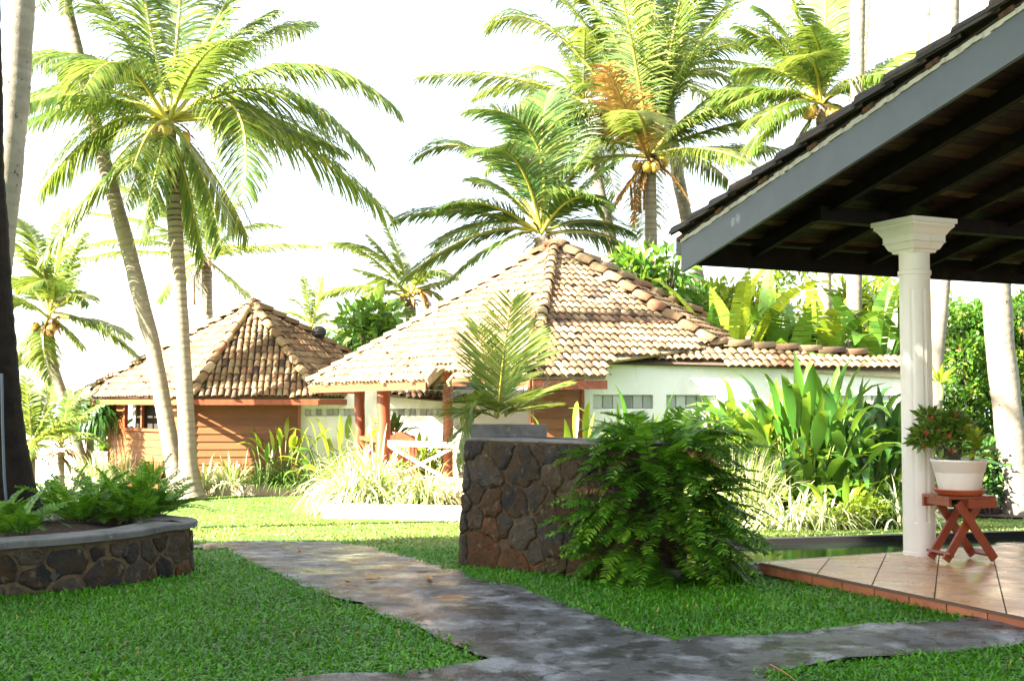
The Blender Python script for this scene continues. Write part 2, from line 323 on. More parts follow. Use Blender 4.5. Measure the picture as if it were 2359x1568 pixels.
def frond(mb, p0, p1, p2, n=60, L=.8, w=.045, droop=.35, fwd=.55, lift=.15, segs=3, t0=.14, r=(.2, .9), rach=.03, mi=0, rmi=1, ragged=.08, taper=.35, roll=0.0, L0=.55):
    p0, p1, p2 = (np.asarray(p, float) for p in (p0, p1, p2))
    tt = np.linspace(0, 1, 13)
    mb.tube(bez(p0, p1, p2, tt), np.linspace(rach, rach * .18, 13), 5, rng.random(), rmi, True, False)
    for side in (-1, 1):
        t = np.clip(np.linspace(t0, .995, n) + (rng.random(n) - .5) * .6 / n, 0, 1)
        keep = rng.random(n) > ragged * .6; t = t[keep]; k = len(t)
        P = bez(p0, p1, p2, t); T = nrm(dbez(p0, p1, p2, t))
        S = np.cross(T, UP); S[np.linalg.norm(S, axis=1) < .05] = V(1, 0, 0); S = nrm(S); N = np.cross(S, T)
        if roll: S, N = S * math.cos(roll) + N * math.sin(roll), N * math.cos(roll) - S * math.sin(roll)
        f = (fwd + taper * t)[:, None]
        D = S * side + T * f + N * lift + (rng.random((k, 3)) - .5) * .18
        prof = np.clip(np.minimum(L0 + (t - t0) * 2.2, 1.0) * (1 - .62 * np.clip((t - .55) / .45, 0, 1) ** 1.5), .2, 1)
        Ln = L * prof * (1 + (rng.random(k) - .5) * .25) * np.where(rng.random(k) < ragged, .5, 1)
        rr = r[0] + (r[1] - r[0]) * rng.random(k)
        leaflets(mb, P, D, Ln, np.full(k, w), droop * (.6 + .8 * rng.random(k)), segs, T + N * .35, rr, mi)
def auto_frond(az, el, L, sag):
    """relative control and tip for a frond leaving at azimuth az, elevation el"""
    h = V(math.cos(az), math.sin(az), 0)
    d = h * math.cos(el) + UP * math.sin(el)
    p1 = d * L * .55
    p2 = p1 + nrm(d * (1 - .5 * sag) + h * .25 - UP * sag) * L * .5
    return p1, p2
def trunk_tube(mb, pts, rad, ring=.16, rings_top=0, flare=1.5, n=None, seg=14, sharp=.06):
    """tapering, ringed palm trunk through the given centre points"""
    pts = np.asarray(pts, float); L = np.linalg.norm(np.diff(pts, axis=0), axis=1).sum()
    n = n or int(max(12, L / ring * 3)); t = np.linspace(0, 1, n)
    s = np.concatenate(([0], np.cumsum(np.linalg.norm(np.diff(pts, axis=0), axis=1)))); s /= s[-1]
    p = np.stack([np.interp(t, s, pts[:, k]) for k in range(3)], 1)
    for _ in range(max(3, n // 14)): p[1:-1] = (p[:-2] + 2 * p[1:-1] + p[2:]) / 4
    r0, r1 = rad; z = t * L
    rr = r0 + (r1 - r0) * t + r0 * (flare - 1) * np.exp(-z / .35)
    ph = (z / ring + .25 * np.sin(z * 3.1)) % 1
    amp = sharp * (.35 + .65 * t)
    rr = rr * (1 + amp * (ph - .5)) * (1 + .02 * np.sin(z * 5.3))
    sh = np.clip(.75 - 1.0 * (ph < .36) * (rings_top * t ** 2 + .12) + .25 * (rng.random(n) - .5), 0, 1)
    sh = np.where(t > 1 - .18 * (rings_top > .5), sh * .55, sh)
    mb.tube(p, rr, seg, sh, 0, True, True, .035)
def palm(label, pts, rad, crown, fronds=None, auto=14, L=4.2, leafL=.75, leafw=.05, n=58, leaf='palm', bark='bark', group=None, seed=1, ring=.16, rings_top=.3, flare=1.6, nuts=0, dead=(), elr=(-35, 80), rach=.045, droop=.4, fibre=True, name='palm_tree', skirt=0, rr=(.1, .95), fwd=.55):
    """fronds: list of (u1, v1, u2, v2, dz[, dz1]) bend and tip as seen in the photo, dz metres behind the crown"""
    global rng
    old = rng; rng = np.random.default_rng(seed)
    pts = [np.asarray(p, float) for p in pts]; top = pts[-1]
    t = thing(name, label, 'palm tree', pts[0], group)
    mb = MB(); trunk_tube(mb, pts, rad, ring, rings_top, flare); mb.build('trunk', M[bark], t)
    if crown:
        mb = MB(); d = top[1]
        for f in (fronds or []):
            p1 = at(f[0], f[1], d + f[4] * .5); p2 = at(f[2], f[3], d + f[4])
            p0 = top + nrm(p1 - top) * .12 + UP * rng.random() * .25
            ln = np.linalg.norm(p1 - p0) + np.linalg.norm(p2 - p1)
            k = float(np.clip(ln / max(L, .8), .7, 1.2))
            frond(mb, p0, p1, p2, int(n * k), leafL * k, leafw, droop, rach=rach, r=rr, fwd=fwd, roll=(rng.random() - .5) * .5)
        for k in range(auto):
            az = k * 2.39996 + seed; el = R(elr[1] + (elr[0] - elr[1]) * (k + .5) / max(auto, 1) + (rng.random() - .5) * 12)
            p1, p2 = auto_frond(az, el, L * (.85 + .3 * rng.random()), .55 + .35 * rng.random())
            p0 = top + V(0, 0, .1)
            frond(mb, p0, p0 + p1, p0 + p2, n, leafL, leafw, droop, rach=rach, r=rr, roll=(rng.random() - .5) * .4)
        mb.build('crown', [M[leaf], M['rachis']], t)
        for f in dead:
            mb = MB(); p1 = at(f[0], f[1], d + f[4] * .5); p2 = at(f[2], f[3], d + f[4])
            frond(mb, top, p1, p2, int(n * .8), leafL * (f[5] if len(f) > 5 else .85), leafw, .35, rach=rach, ragged=.25)
            mb.build('dead_frond', [M['dead'], M['dead']], t)
        if fibre:
            mb = MB(); m = 26
            a = rng.random(m) * 2 * PI
            P = top + np.stack((np.cos(a) * rad[1] * .8, np.sin(a) * rad[1] * .8, rng.random(m) * .35 - .2), 1)
            D = np.stack((np.cos(a) * .8, np.sin(a) * .8, .8 - 1.1 * rng.random(m)), 1)
            leaflets(mb, P, D, .35 + .35 * rng.random(m), np.full(m, .10), .6, 3, np.stack((-np.sin(a), np.cos(a), 0 * a), 1), rng.random(m))
            for k in range(skirt):
                a1 = rng.random() * 2 * PI; q = top + V(math.cos(a1) * .3, math.sin(a1) * .3, -.1)
                mb.tube([q, q + V(math.cos(a1) * .25, math.sin(a1) * .2, -.5), q + V(math.cos(a1) * .2, math.sin(a1) * .2, -1.0 - .5 * rng.random())], (.035, .03, .05), 5, rng.random())
                m = 16; tq = rng.random(m)[:, None]; P = q + V(math.cos(a1) * .23, math.sin(a1) * .2, -1.0) * tq
                leaflets(mb, P, rng.random((m, 3)) - V(.5, .5, .9), np.full(m, .35), np.full(m, .025), .8, 2, np.tile(V(1, .3, 0), (m, 1)), rng.random(m))
            mb.build('fibre_sheath', M['fiber'], t)
        for k in range(nuts):
            a = k * 1.9 + seed; c = top + V(math.cos(a) * (rad[1] + .22), math.sin(a) * (rad[1] + .22), -.05 - .2 * (k % 3) / 2)
            mb = MB(); th = np.linspace(0, PI, 8)
            mb.lathe(c, [(max(.002, math.sin(x) * .13), -math.cos(x) * .16) for x in th], 12, .3 + .6 * rng.random()); mb.build('coconut', M['coconut'], t)
    rng = old
    return t

def broad_leaf(mb, base, az, stem, L, W, el=1.1, sag=.9, rnd=.5, segs=6, fold=.25, mi=0, smi=1, torn=0, petiole=.02):
    """one long leaf: petiole rising at elevation el, blade folded on its midrib and bending down"""
    h = V(math.cos(az), math.sin(az), 0)
    d = h * math.cos(el) + UP * math.sin(el)
    p1 = base + d * stem
    if stem > .05: mb.tube([base, base + d * stem * .5 - h * stem * .03, p1], (petiole, petiole * .8, petiole * .6), 5, rng.random(), smi, True, False)
    S = nrm(np.cross(d, UP)) if abs(d[2]) < .999 else V(1, 0, 0)
    prof = np.array([.10, .62, .92, 1.0, .86, .52, .04]) if segs == 6 else np.interp(np.linspace(0, 1, segs + 1), np.linspace(0, 1, 7), [.10, .62, .92, 1, .86, .52, .04])
    q = p1.copy(); rows = []
    tw = (rng.random() - .5) * .9
    for k in range(segs + 1):
        N = np.cross(S, d)
        s2 = nrm(S * math.cos(tw) + N * math.sin(tw)); n2 = np.cross(s2, d)
        wv = W * .5 * prof[k]
        rows.append((q + s2 * wv + n2 * wv * fold, q, q - s2 * wv + n2 * wv * fold))
        d = nrm(d - UP * sag * 1.6 / segs * (k + .6) / segs * 2); q = q + d * L / segs
    vs = []; fs = []; rr = []
    if torn:
        for k in range(segs):
            for side in (0, 2):
                a, b = rows[k], rows[k + 1]; m = 3
                for j in range(m):
                    f0, f1 = j / m, (j + 1) / m - .10 * torn * rng.random()
                    dz = (rng.random() - .5) * W * .14 * torn
                    e = lambda f: a[side] + (b[side] - a[side]) * f
                    c = lambda f: a[1] + (b[1] - a[1]) * f
                    i = len(vs); vs += [c(f0), c(f1), e(f1) - UP * abs(dz), e(f0) - UP * abs(dz) * .4]
                    fs.append((i, i + 1, i + 2, i + 3)); rr.append(np.clip(rnd + (rng.random() - .5) * .25, 0, 1))
    else:
        for k in range(segs + 1): vs += list(rows[k])
        for k in range(segs):
            i = 3 * k
            fs += [(i, i + 1, i + 4, i + 3), (i + 1, i + 2, i + 5, i + 4)]; rr += [rnd, np.clip(rnd + .06, 0, 1)]
    mb.quads(vs, fs, rr, mi, not torn)
def broad_plant(name, label, cat, base, n, stem, L, W, leaf, group=None, seed=1, spread=.15, el=(55, 85), sag=.9, torn=0, pseudo=None, lean=None, flowers=None, build=True, petiole=.02):
    global rng
    old = rng; rng = np.random.default_rng(seed)
    base = np.asarray(base, float)
    t = thing(name, label, cat, base, group)
    mb = MB()
    if pseudo: mb.tube([base, base + UP * pseudo[0] * .5 + V(.03, 0, 0), base + UP * pseudo[0]], (pseudo[1], pseudo[1] * .85, pseudo[1] * .55), 9, .5, 1)
    for k in range(n):
        az = k * 2.39996 + seed * 1.3 + (rng.random() - .5) * .6
        if lean is not None: az = lean[0] + (rng.random() - .5) * lean[1]
        f = (k + .5) / n; e = R(el[1] + (el[0] - el[1]) * f + (rng.random() - .5) * 10)
        b = base + V(math.cos(az), math.sin(az), 0) * spread * rng.random() + (UP * pseudo[0] * .94 if pseudo else 0)
        broad_leaf(mb, b, az, stem * (.7 + .6 * rng.random()), L * (.75 + .45 * rng.random()), W * (.8 + .4 * rng.random()), e, sag * (.6 + .8 * rng.random()), rng.random(), 6, .25, 0, 1, torn, petiole)
    mb.build('foliage', [M[leaf], M['stem']], t)
    if flowers:
        for (du, h) in flowers:
            mb = MB(); c = base + V(du, -.1, h); m = 16; a = rng.random(m) * 2 * PI
            leaflets(mb, c + (rng.random((m, 3)) - .5) * .06, np.stack((np.cos(a) * .6, np.sin(a) * .6, 1.2 * rng.random(m) - .3), 1), np.full(m, .13), np.full(m, .05), .2, 2, np.stack((-np.sin(a), np.cos(a), 0 * a), 1), rng.random(m))
            mb.build('flower', M['flower'], t)
    rng = old
    return t
def strap_plant(name, label, cat, base, n, L, W, leaf, group=None, seed=1, spread=.2, droop=.75, el=(25, 88), segs=5, sx=1.0):
    global rng
    old = rng; rng = np.random.default_rng(seed)
    base = np.asarray(base, float)
    a = rng.random(n) * 2 * PI; e = R(el[0]) + (R(el[1]) - R(el[0])) * rng.random(n) ** .8
    rad = spread * np.sqrt(rng.random(n))
    P = base + np.stack((np.cos(a) * rad * sx, np.sin(a) * rad, 0 * a), 1)
    P[:, 2] = terr(P[:, 0], P[:, 1]) + (base[2] - gz(base[0], base[1]))
    D = np.stack((np.cos(a) * np.cos(e), np.sin(a) * np.cos(e), np.sin(e)), 1)
    mb = MB(); leaflets(mb, P, D, L * (.55 + .6 * rng.random(n)), W * (.7 + .6 * rng.random(n)), droop * (.5 + rng.random(n)), segs, np.stack((-np.sin(a), np.cos(a), 0 * a), 1) + (rng.random((n, 3)) - .5) * .5, rng.random(n))
    o = mb.build(name, M[leaf], None, base); tag(o, label, cat, group)
    rng = old
    return o
def leaf_cloud(mb, c, rad, n, size, r=(0, 1), mi=0, shell=.35, updown=.5, aspect=.42):
    c = np.asarray(c, float); rad = np.asarray(rad, float)
    d = nrm(rng.normal(size=(n, 3))); q = (shell + (1 - shell) * rng.random(n) ** .5)[:, None]
    P = c + d * rad * q
    D = nrm(d + UP * updown + (rng.random((n, 3)) - .5) * 1.3); wv = np.cross(D, rng.normal(size=(n, 3)))
    L = size * (.6 + .8 * rng.random(n))
    leaflets(mb, P, D, L, L * aspect, .35, 2, wv, r[0] + (r[1] - r[0]) * rng.random(n), mi, (.25, 1, .08))
def bush(name, label, cat, base, clumps, leaf, n, size, group=None, seed=1, flowers=None, fmat='flower', trunk=None, aspect=.42, updown=.5, fsize=.07):
    """clumps: list of (centre, radii); n leaves per unit"""
    global rng
    old = rng; rng = np.random.default_rng(seed)
    base = np.asarray(base, float); t = thing(name, label, cat, base, group)
    mb = MB()
    for (c, rd) in clumps: leaf_cloud(mb, c, rd, int(n), size, (0, 1), 0, .3, updown, aspect)
    mb.build('crown', M[leaf], t)
    mb = MB()
    for (c, rd) in clumps[:14]:
        c = np.asarray(c, float); m = (base + c) / 2 + V(rng.random() - .5, rng.random() - .5, 0) * .2
        r0 = trunk or .03
        mb.tube([base + V(rng.random() - .5, rng.random() - .5, 0) * r0 * 3, m, c], (r0, r0 * .7, r0 * .25), 6, rng.random())
        for k in range(5):
            mb.tube([m * .4 + c * .6, c + (rng.random(3) - .5) * np.asarray(rd) * 1.4], (r0 * .35, r0 * .12), 4, rng.random())
    mb.build('trunk' if trunk and trunk > .06 else 'branches', M['wood_stem'], t)
    if flowers:
        mb = MB()
        for k in range(flowers):
            c, rd = clumps[int(rng.integers(len(clumps)))]
            d = nrm(rng.normal(size=3)); d[1] = -abs(d[1]); p = np.asarray(c) + d * np.asarray(rd) * 1.0; m = 7; a = np.arange(m) * 2 * PI / m
            leaflets(mb, np.tile(p, (m, 1)), np.stack((np.cos(a), np.full(m, -.5), np.sin(a)), 1), np.full(m, fsize), np.full(m, fsize * .7), .1, 2, np.stack((-np.sin(a), 0 * a, np.cos(a)), 1), rng.random(m))
        mb.build('blossoms', M[fmat], t)
    rng = old
    return t
def fern(label, base, n, L, group=None, seed=1, sx=.12, pin=.075, core=None, el=(10, 80), name='fern', cat='fern', npin=26, w=.02, sag=.5):
    global rng
    old = rng; rng = np.random.default_rng(seed)
    base = np.asarray(base, float); t = thing(name, label, cat, base, group); mb = MB()
    for k in range(n):
        az = k * 2.39996 + seed; f = (k + .5) / n
        if core is None:
            p0 = base + V(math.cos(az), math.sin(az), 0) * sx * rng.random(); e = R(el[0] + (el[1] - el[0]) * rng.random())
        else:
            z = rng.random(); rr = math.sqrt(rng.random()); p0 = base + V(math.cos(az) * core[0] * rr * (1 - .35 * z), math.sin(az) * core[1] * rr * (1 - .35 * z), z * core[2]); e = R(-12 + 92 * (z ** 1.3) * (.4 + .6 * rng.random()))
        ln = L * (.6 + .6 * rng.random()); p1, p2 = auto_frond(az + (rng.random() - .5) * .8, e, ln, sag + sag * 1.4 * rng.random())
        frond(mb, p0, p0 + p1, p0 + p2, npin, pin * (.8 + .4 * rng.random()), w, .12, fwd=.25, lift=.1, segs=2, t0=.16, r=(.15, .95) if rng.random() < .75 else (.6, 1), mi=2 if core is not None and rng.random() < .025 else 0, rach=.004, ragged=.04, taper=.3, roll=(rng.random() - .5) * 1.0, L0=.75)
    mb.build('foliage', [M['fern'], M['fern_stem'], M['leaf_litter']], t)
    rng = old
    return t

# ------------------------------------------------------------------ masonry and tiles
def clip_poly(poly, p, n):
    out = []
    for i in range(len(poly)):
        a, b = poly[i], poly[(i + 1) % len(poly)]; da, db = np.dot(a - p, n), np.dot(b - p, n)
        if da <= 0: out.append(a)
        if da * db < 0: out.append(a + (b - a) * da / (da - db))
    return out
def stones(mb, W, H, cell, f, aspect=1.5, gap=.018, depth=.03, seed=3, rust=True):
    """irregular rubble over a W x H face; f(s, h, out) gives the place"""
    g = np.random.default_rng(seed); nx = max(2, int(W / (cell * aspect))); ny = max(2, int(H / cell)); sd = []
    sc = V(1, aspect); rads = []
    for _ in range(2500):                      # big and small stones thrown at random
        p = V(g.random() * W, g.random() * H); r_ = cell * aspect * (.42 + .75 * g.random() ** 1.6)
        if all(np.hypot(*((p - q_) * sc)) > .5 * (r_ + r2) for q_, r2 in zip(sd, rads)): sd.append(p); rads.append(r_)
    sd = np.array(sd); rads = np.array(rads)
    for i, p in enumerate(sd):
        poly = [np.array(q, float) for q in ((0, 0), (W, 0), (W, H), (0, H))]
        dd = np.hypot(*((sd - p) * sc).T); order = np.argsort(dd)[1:20]
        for j in order:
            q = sd[j]; n = (q - p) * sc * sc
            poly = clip_poly(poly, p + (q - p) * np.clip(.5 + .35 * (rads[i] - rads[j]) / (rads[i] + rads[j]), .35, .65), n)
            if len(poly) < 3: break
        if len(poly) < 3: continue
        poly = np.array(poly); c = poly.mean(0); size = np.sqrt(abs(np.dot(poly[:, 0], np.roll(poly[:, 1], 1)) - np.dot(poly[:, 1], np.roll(poly[:, 0], 1))) / 2)
        if size < .05: continue
        k = max(.5, 1 - 1.5 * gap * (.4 + g.random()) / size); poly = c + (poly - c) * k
        for _ in range(2):
            a = poly; b = np.roll(poly, -1, 0); poly = np.stack((a * .86 + b * .14, a * .14 + b * .86), 1).reshape(-1, 2)
        fine = np.concatenate([poly[k2] + (np.roll(poly, -1, 0)[k2] - poly[k2]) * np.linspace(0, 1, max(1, int(np.linalg.norm(np.roll(poly, -1, 0)[k2] - poly[k2]) / .03)), endpoint=False)[:, None] for k2 in range(len(poly))]); X_, Y_ = fine.T
        poly = fine + .012 * np.stack((np.sin(X_ * 31 + 3 * np.sin(Y_ * 17)), np.sin(Y_ * 37 + 3 * np.sin(X_ * 19 + 1))), 1) + (g.random(fine.shape) - .5) * .010
        poly[:, 0] = np.clip(poly[:, 0], 0, W); poly[:, 1] = np.clip(poly[:, 1], 0, H)
        d = depth * (.6 + .8 * g.random()); m = len(poly); rows = []
        tilt = (g.random(2) - .5) * .35
        for (kk, oo) in ((1, -.02), (.97, d * .55), (.86, d * .9), (.5, d * 1.05)):
            rows.append([f(c[0] + (q[0] - c[0]) * kk, c[1] + (q[1] - c[1]) * kk, oo + (np.dot(q - c, tilt) * .25 if oo > 0 else 0) + (g.random() - .5) * .010 * (oo > 0)) for q in poly])
        vs = [v for r_ in rows for v in r_] + [f(c[0], c[1], d * 1.05)]
        fs = [(a * m + k2, a * m + (k2 + 1) % m, (a + 1) * m + (k2 + 1) % m, (a + 1) * m + k2) for a in range(3) for k2 in range(m)] + [(3 * m + k2, 3 * m + (k2 + 1) % m, 4 * m) for k2 in range(m)]
        rn = g.random() * .80 if (not rust or g.random() > (.08 if c[1] > .35 * H else .40)) else .86 + .14 * g.random()
        mb.add(vs, fs, rn, 0, True)
def inpoly(x, y, poly):
    poly = np.asarray(poly); x = np.asarray(x); y = np.asarray(y); c = np.zeros(x.shape, bool); j = len(poly) - 1
    for i in range(len(poly)):
        xi, yi = poly[i][:2]; xj, yj = poly[j][:2]
        hit = ((yi > y) != (yj > y)) & (x < (xj - xi) * (y - yi) / (yj - yi + 1e-12) + xi)
        c ^= hit; j = i
    return c
def face_axes(poly):
    p = [np.asarray(q, float) for q in poly]; n = np.zeros(3)
    for i in range(len(p)): n += np.cross(p[i], p[(i + 1) % len(p)])
    n = nrm(n); n = n if n[2] > 0 else -n
    s = nrm(UP - n * n[2]); e = np.cross(s, n)
    return p, n, s, e
def tile_face(mb, poly, w=.165, l=.29, seed=1, mi=0, shade=(0, 1), lift=.02, jit=1.0):
    p, n, s, e = face_axes(poly); o = p[0]; g = np.random.default_rng(seed)
    P2 = [(np.dot(q - o, e), np.dot(q - o, s)) for q in p]; xs = [q[0] for q in P2]; ys = [q[1] for q in P2]
    a = np.linspace(0, PI, 6)
    for ci in range(int((max(xs) - min(xs)) / w) + 2):
        x = min(xs) + ci * w + .5 * w; cj = (g.random() - .5) * .012
        for ri in range(int((max(ys) - min(ys)) / l) + 2):
            y = min(ys) + ri * l
            if not inpoly(np.array([x]), np.array([y + l * .5]), P2)[0]: continue
            vs = []; rj = w * (.425 + .04 * g.random()); xj = x + cj + (g.random() - .5) * .012 * jit; y0 = y - .02 + (g.random() - .5) * .03 * jit; sk = (g.random() - .5) * .02 * jit
            if jit and g.random() < .04: y0 -= .04 + .05 * g.random(); sk += (g.random() - .5) * .07
            for (yy, rr, hh, dx) in ((y0, rj, lift + .014 + .012 * g.random() * jit, 0), (y0 + l * 1.1, rj * .84, lift - .004, sk)):
                for q in a: vs.append(o + e * (xj + dx + math.cos(q) * rr) + s * yy + n * (hh + math.sin(q) * rr * .8))
            vs += [vs[k] - n * .012 for k in range(6)]
            k = 6
            fs = [(i, i + 1, k + i + 1, k + i) for i in range(5)] + [(12 + i, 12 + i + 1, i + 1, i) for i in range(5)]
            mb.add(vs, fs, shade[0] + (shade[1] - shade[0]) * g.random(), mi, True)
def deck_face(mb, poly, th=.05, mi=0, drop=0.0):
    p, n, s, e = face_axes(poly); m = len(p)
    # keep the winding facing up
    nn = np.zeros(3)
    for i in range(m): nn += np.cross(p[i], p[(i + 1) % m])
    if nn[2] < 0: p = p[::-1]
    vs = [q - n * drop for q in p] + [q - n * (th + drop) for q in p]
    mb.add(vs, [tuple(range(m)), tuple(range(2 * m - 1, m - 1, -1))] + [(i, m + i, m + (i + 1) % m, (i + 1) % m) for i in range(m)], .5, mi)
def ridge_tiles(mb, a, b, r=.115, l=.36, seed=1, mi=0, shade=(.25, 1)):
    """overlapping half-round caps from low end a up to b"""
    a = np.asarray(a, float); b = np.asarray(b, float); L = np.linalg.norm(b - a); t = (b - a) / L; g = np.random.default_rng(seed)
    sd = nrm(np.cross(t, UP)); up = np.cross(sd, t); q = np.linspace(-.25, PI + .25, 8)
    for i in range(int(L / l) + 1):
        s0 = i * l - .03; s1 = min(s0 + l * 1.15, L + .1); vs = []
        j = (g.random(2) - .5) * .03
        for (s_, rr, h) in ((s0, r * (1.12 + .08 * g.random()), .045), (s1, r * .92, .012)):
            for k in q: vs.append(a + t * s_ + sd * (math.cos(k) * rr + j[0]) + up * (math.sin(k) * rr + h + j[1] * .4))
        vs += [vs[k] - up * .02 + t * .002 for k in range(8)]
        mb.add(vs, [(k, k + 1, 9 + k, 8 + k) for k in range(7)] + [(16 + k, 17 + k, k + 1, k) for k in range(7)], shade[0] + (shade[1] - shade[0]) * g.random(), mi, True)
def board_wall(mb, a, b, z0, z1, h=.17, normal=None, th=.03, seed=1):
    """clapboards from a to b (plan points)"""
    a = np.asarray(a, float); b = np.asarray(b, float); t = nrm(V(b[0] - a[0], b[1] - a[1], 0)); n = V(t[1], -t[0], 0); g = np.random.default_rng(seed)
    if n[1] > 0: n = -n
    z = z0; A = V(a[0], a[1], 0); B = V(b[0], b[1], 0)
    while z < z1 - .01:
        zt = min(z + h, z1)
        vs = [A + UP * z + n * th, B + UP * z + n * th, B + UP * zt + n * .006, A + UP * zt + n * .006, A + UP * z - n * .05, B + UP * z - n * .05, B + UP * zt - n * .05, A + UP * zt - n * .05]
        mb.add(vs, [(0, 1, 2, 3), (5, 4, 7, 6), (0, 4, 5, 1), (3, 2, 6, 7), (0, 3, 7, 4), (1, 5, 6, 2)], g.random()); z = zt
# ------------------------------------------------------------------ plan of the place
K = at_z(1752, 1294, .08)
E1 = nrm(V(.91, .414, 0)); E2 = nrm(V(.414, -.91, 0))
def VL(a, b, z): return V(K[0], K[1], 0) + E1 * a + E2 * b + UP * z
pondL = at_z(1760, 1243, -.12); pondR = at_z(2359, 1225, -.12)
pdir = nrm(pondR - pondL); pondL = pondL - pdir * 2.4; pondR = pondR + pdir * 6
pond_poly = [VL(-.9, -.02, 0), VL(10, -.02, 0), pondR, pondL]
path_px = [(515, 1266), (560, 1290), (600, 1312), (690, 1350), (760, 1378), (830, 1400), (900, 1428), (960, 1450), (1020, 1482), (1080, 1508), (1130, 1532), (980, 1546), (840, 1556), (700, 1568), (520, 1600), (420, 1720), (2000, 1740), (1830, 1600), (1745, 1568), (1810, 1550), (1900, 1536), (2060, 1518), (2200, 1508), (2359, 1492), (2600, 1472), (2600, 1405), (2359, 1423), (2255, 1420), (2180, 1432), (2100, 1440), (2000, 1446), (1900, 1457), (1810, 1461), (1720, 1471), (1620, 1476), (1560, 1484), (1480, 1464), (1400, 1432), (1300, 1394), (1240, 1376), (1180, 1353), (1120, 1342), (1060, 1323), (1000, 1305), (960, 1290), (905, 1278), (860, 1263), (785, 1252), (650, 1250), (560, 1252), (455, 1255), (330, 1256), (330, 1268), (455, 1268)]
path_poly = [gp(u, v) for u, v in path_px]
PF = [gp(u, v) for u, v in ((-160, 1400), (0, 1377), (150, 1363), (300, 1345), (400, 1325), (445, 1308))]
PB = [at_z(452, 1285, 0.0), V(PF[-1][0] - .02, 10.15, 0), V(-3.05, 10.55, 0), V(-4.0, 10.9, 0), V(-5.4, 11.0, 0)]
PF = PF[:-2] + [gp(380, 1329)]; ex, ey = PF[-1][0], PF[-1][1]
PB = [V(ex + .10, ey + .10, 0), V(ex + .14, ey + .28, 0), V(ex + .05, ey + .50, 0), V(ex - .25, ey + .75, 0), V(-3.6, 10.75, 0), V(-4.6, 11.0, 0), V(-5.6, 11.0, 0)]
def catmull(P, n=8):
    P = [P[0]] + list(P) + [P[-1]]; out = []
    for i in range(1, len(P) - 2):
        for k in range(n):
            t = k / n; a, b, c, d = P[i - 1], P[i], P[i + 1], P[i + 2]
            out.append(.5 * (2 * b + (c - a) * t + (2 * a - 5 * b + 4 * c - d) * t * t + (3 * b - a - 3 * c + d) * t ** 3))
    out.append(P[-2]); return np.array(out)
plant_curve = catmull(PF + PB); plant_curve[:, 2] = 0
plant_poly = list(plant_curve) + [V(-5.6, 8.0, 0)]
PIL1 = gp(1050, 1302); PIL2 = at_z(1440, 1336, 0)
pt = nrm(V(PIL2[0] - PIL1[0], PIL2[1] - PIL1[1], 0)); pn = V(pt[1], -pt[0], 0)      # pn towards the camera side
PW = float(np.linalg.norm((PIL2 - PIL1)[:2])); PD = .85
pil_poly = [PIL1, PIL1 + pt * PW, PIL1 + pt * PW - pn * PD, PIL1 - pn * PD]

# ------------------------------------------------------------------ ground
def axis(a, b, step, lo, hi):
    v = list(np.arange(a, b, step)); d = step; x = a
    while x > lo: d *= 1.25; x -= d; v.insert(0, x)
    d = step; x = v[-1]
    while x < hi: d *= 1.25; x += d; v.append(x)
    return np.array(v)
gx = axis(-7, 9, .13, -600, 600); gy = axis(3.5, 24, .13, -300, 900)
X, Y = np.meshgrid(gx, gy); Z = terr(X, Y) + .012 * np.sin(X * 1.7 + Y * .9) * np.sin(Y * 1.3 - X * .6) * (Y < 40) * (Y > 10)
in_p = inpoly(X, Y, pond_poly)
Z[in_p] = -.9
nxg = len(gx); q = []
idx = np.arange(nxg * len(gy)).reshape(len(gy), nxg)
q = np.stack((idx[:-1, :-1], idx[:-1, 1:], idx[1:, 1:], idx[1:, :-1]), -1).reshape(-1, 4)
mb = MB(); mb.quads(np.stack((X, Y, Z), -1).reshape(-1, 3), q, .5, 0, True)
structure(mb.build('lawn_ground', M['lawn']))
# beach and sea beyond the garden wall
mb = MB(); s_ = [V(-400, 32.6, -.78), V(400, 39, -.78), V(400, 80, -.78), V(-400, 80, -.78)]; mb.add(s_, [(0, 1, 2, 3)]); structure(mb.build('beach', M['sand']))
mb = MB(); mb.add([V(-2500, 79, -.76), V(2500, 79, -.76), V(2500, 4000, -.76), V(-2500, 4000, -.76)], [(0, 1, 2, 3)]); structure(mb.build('sea', M['sea']))
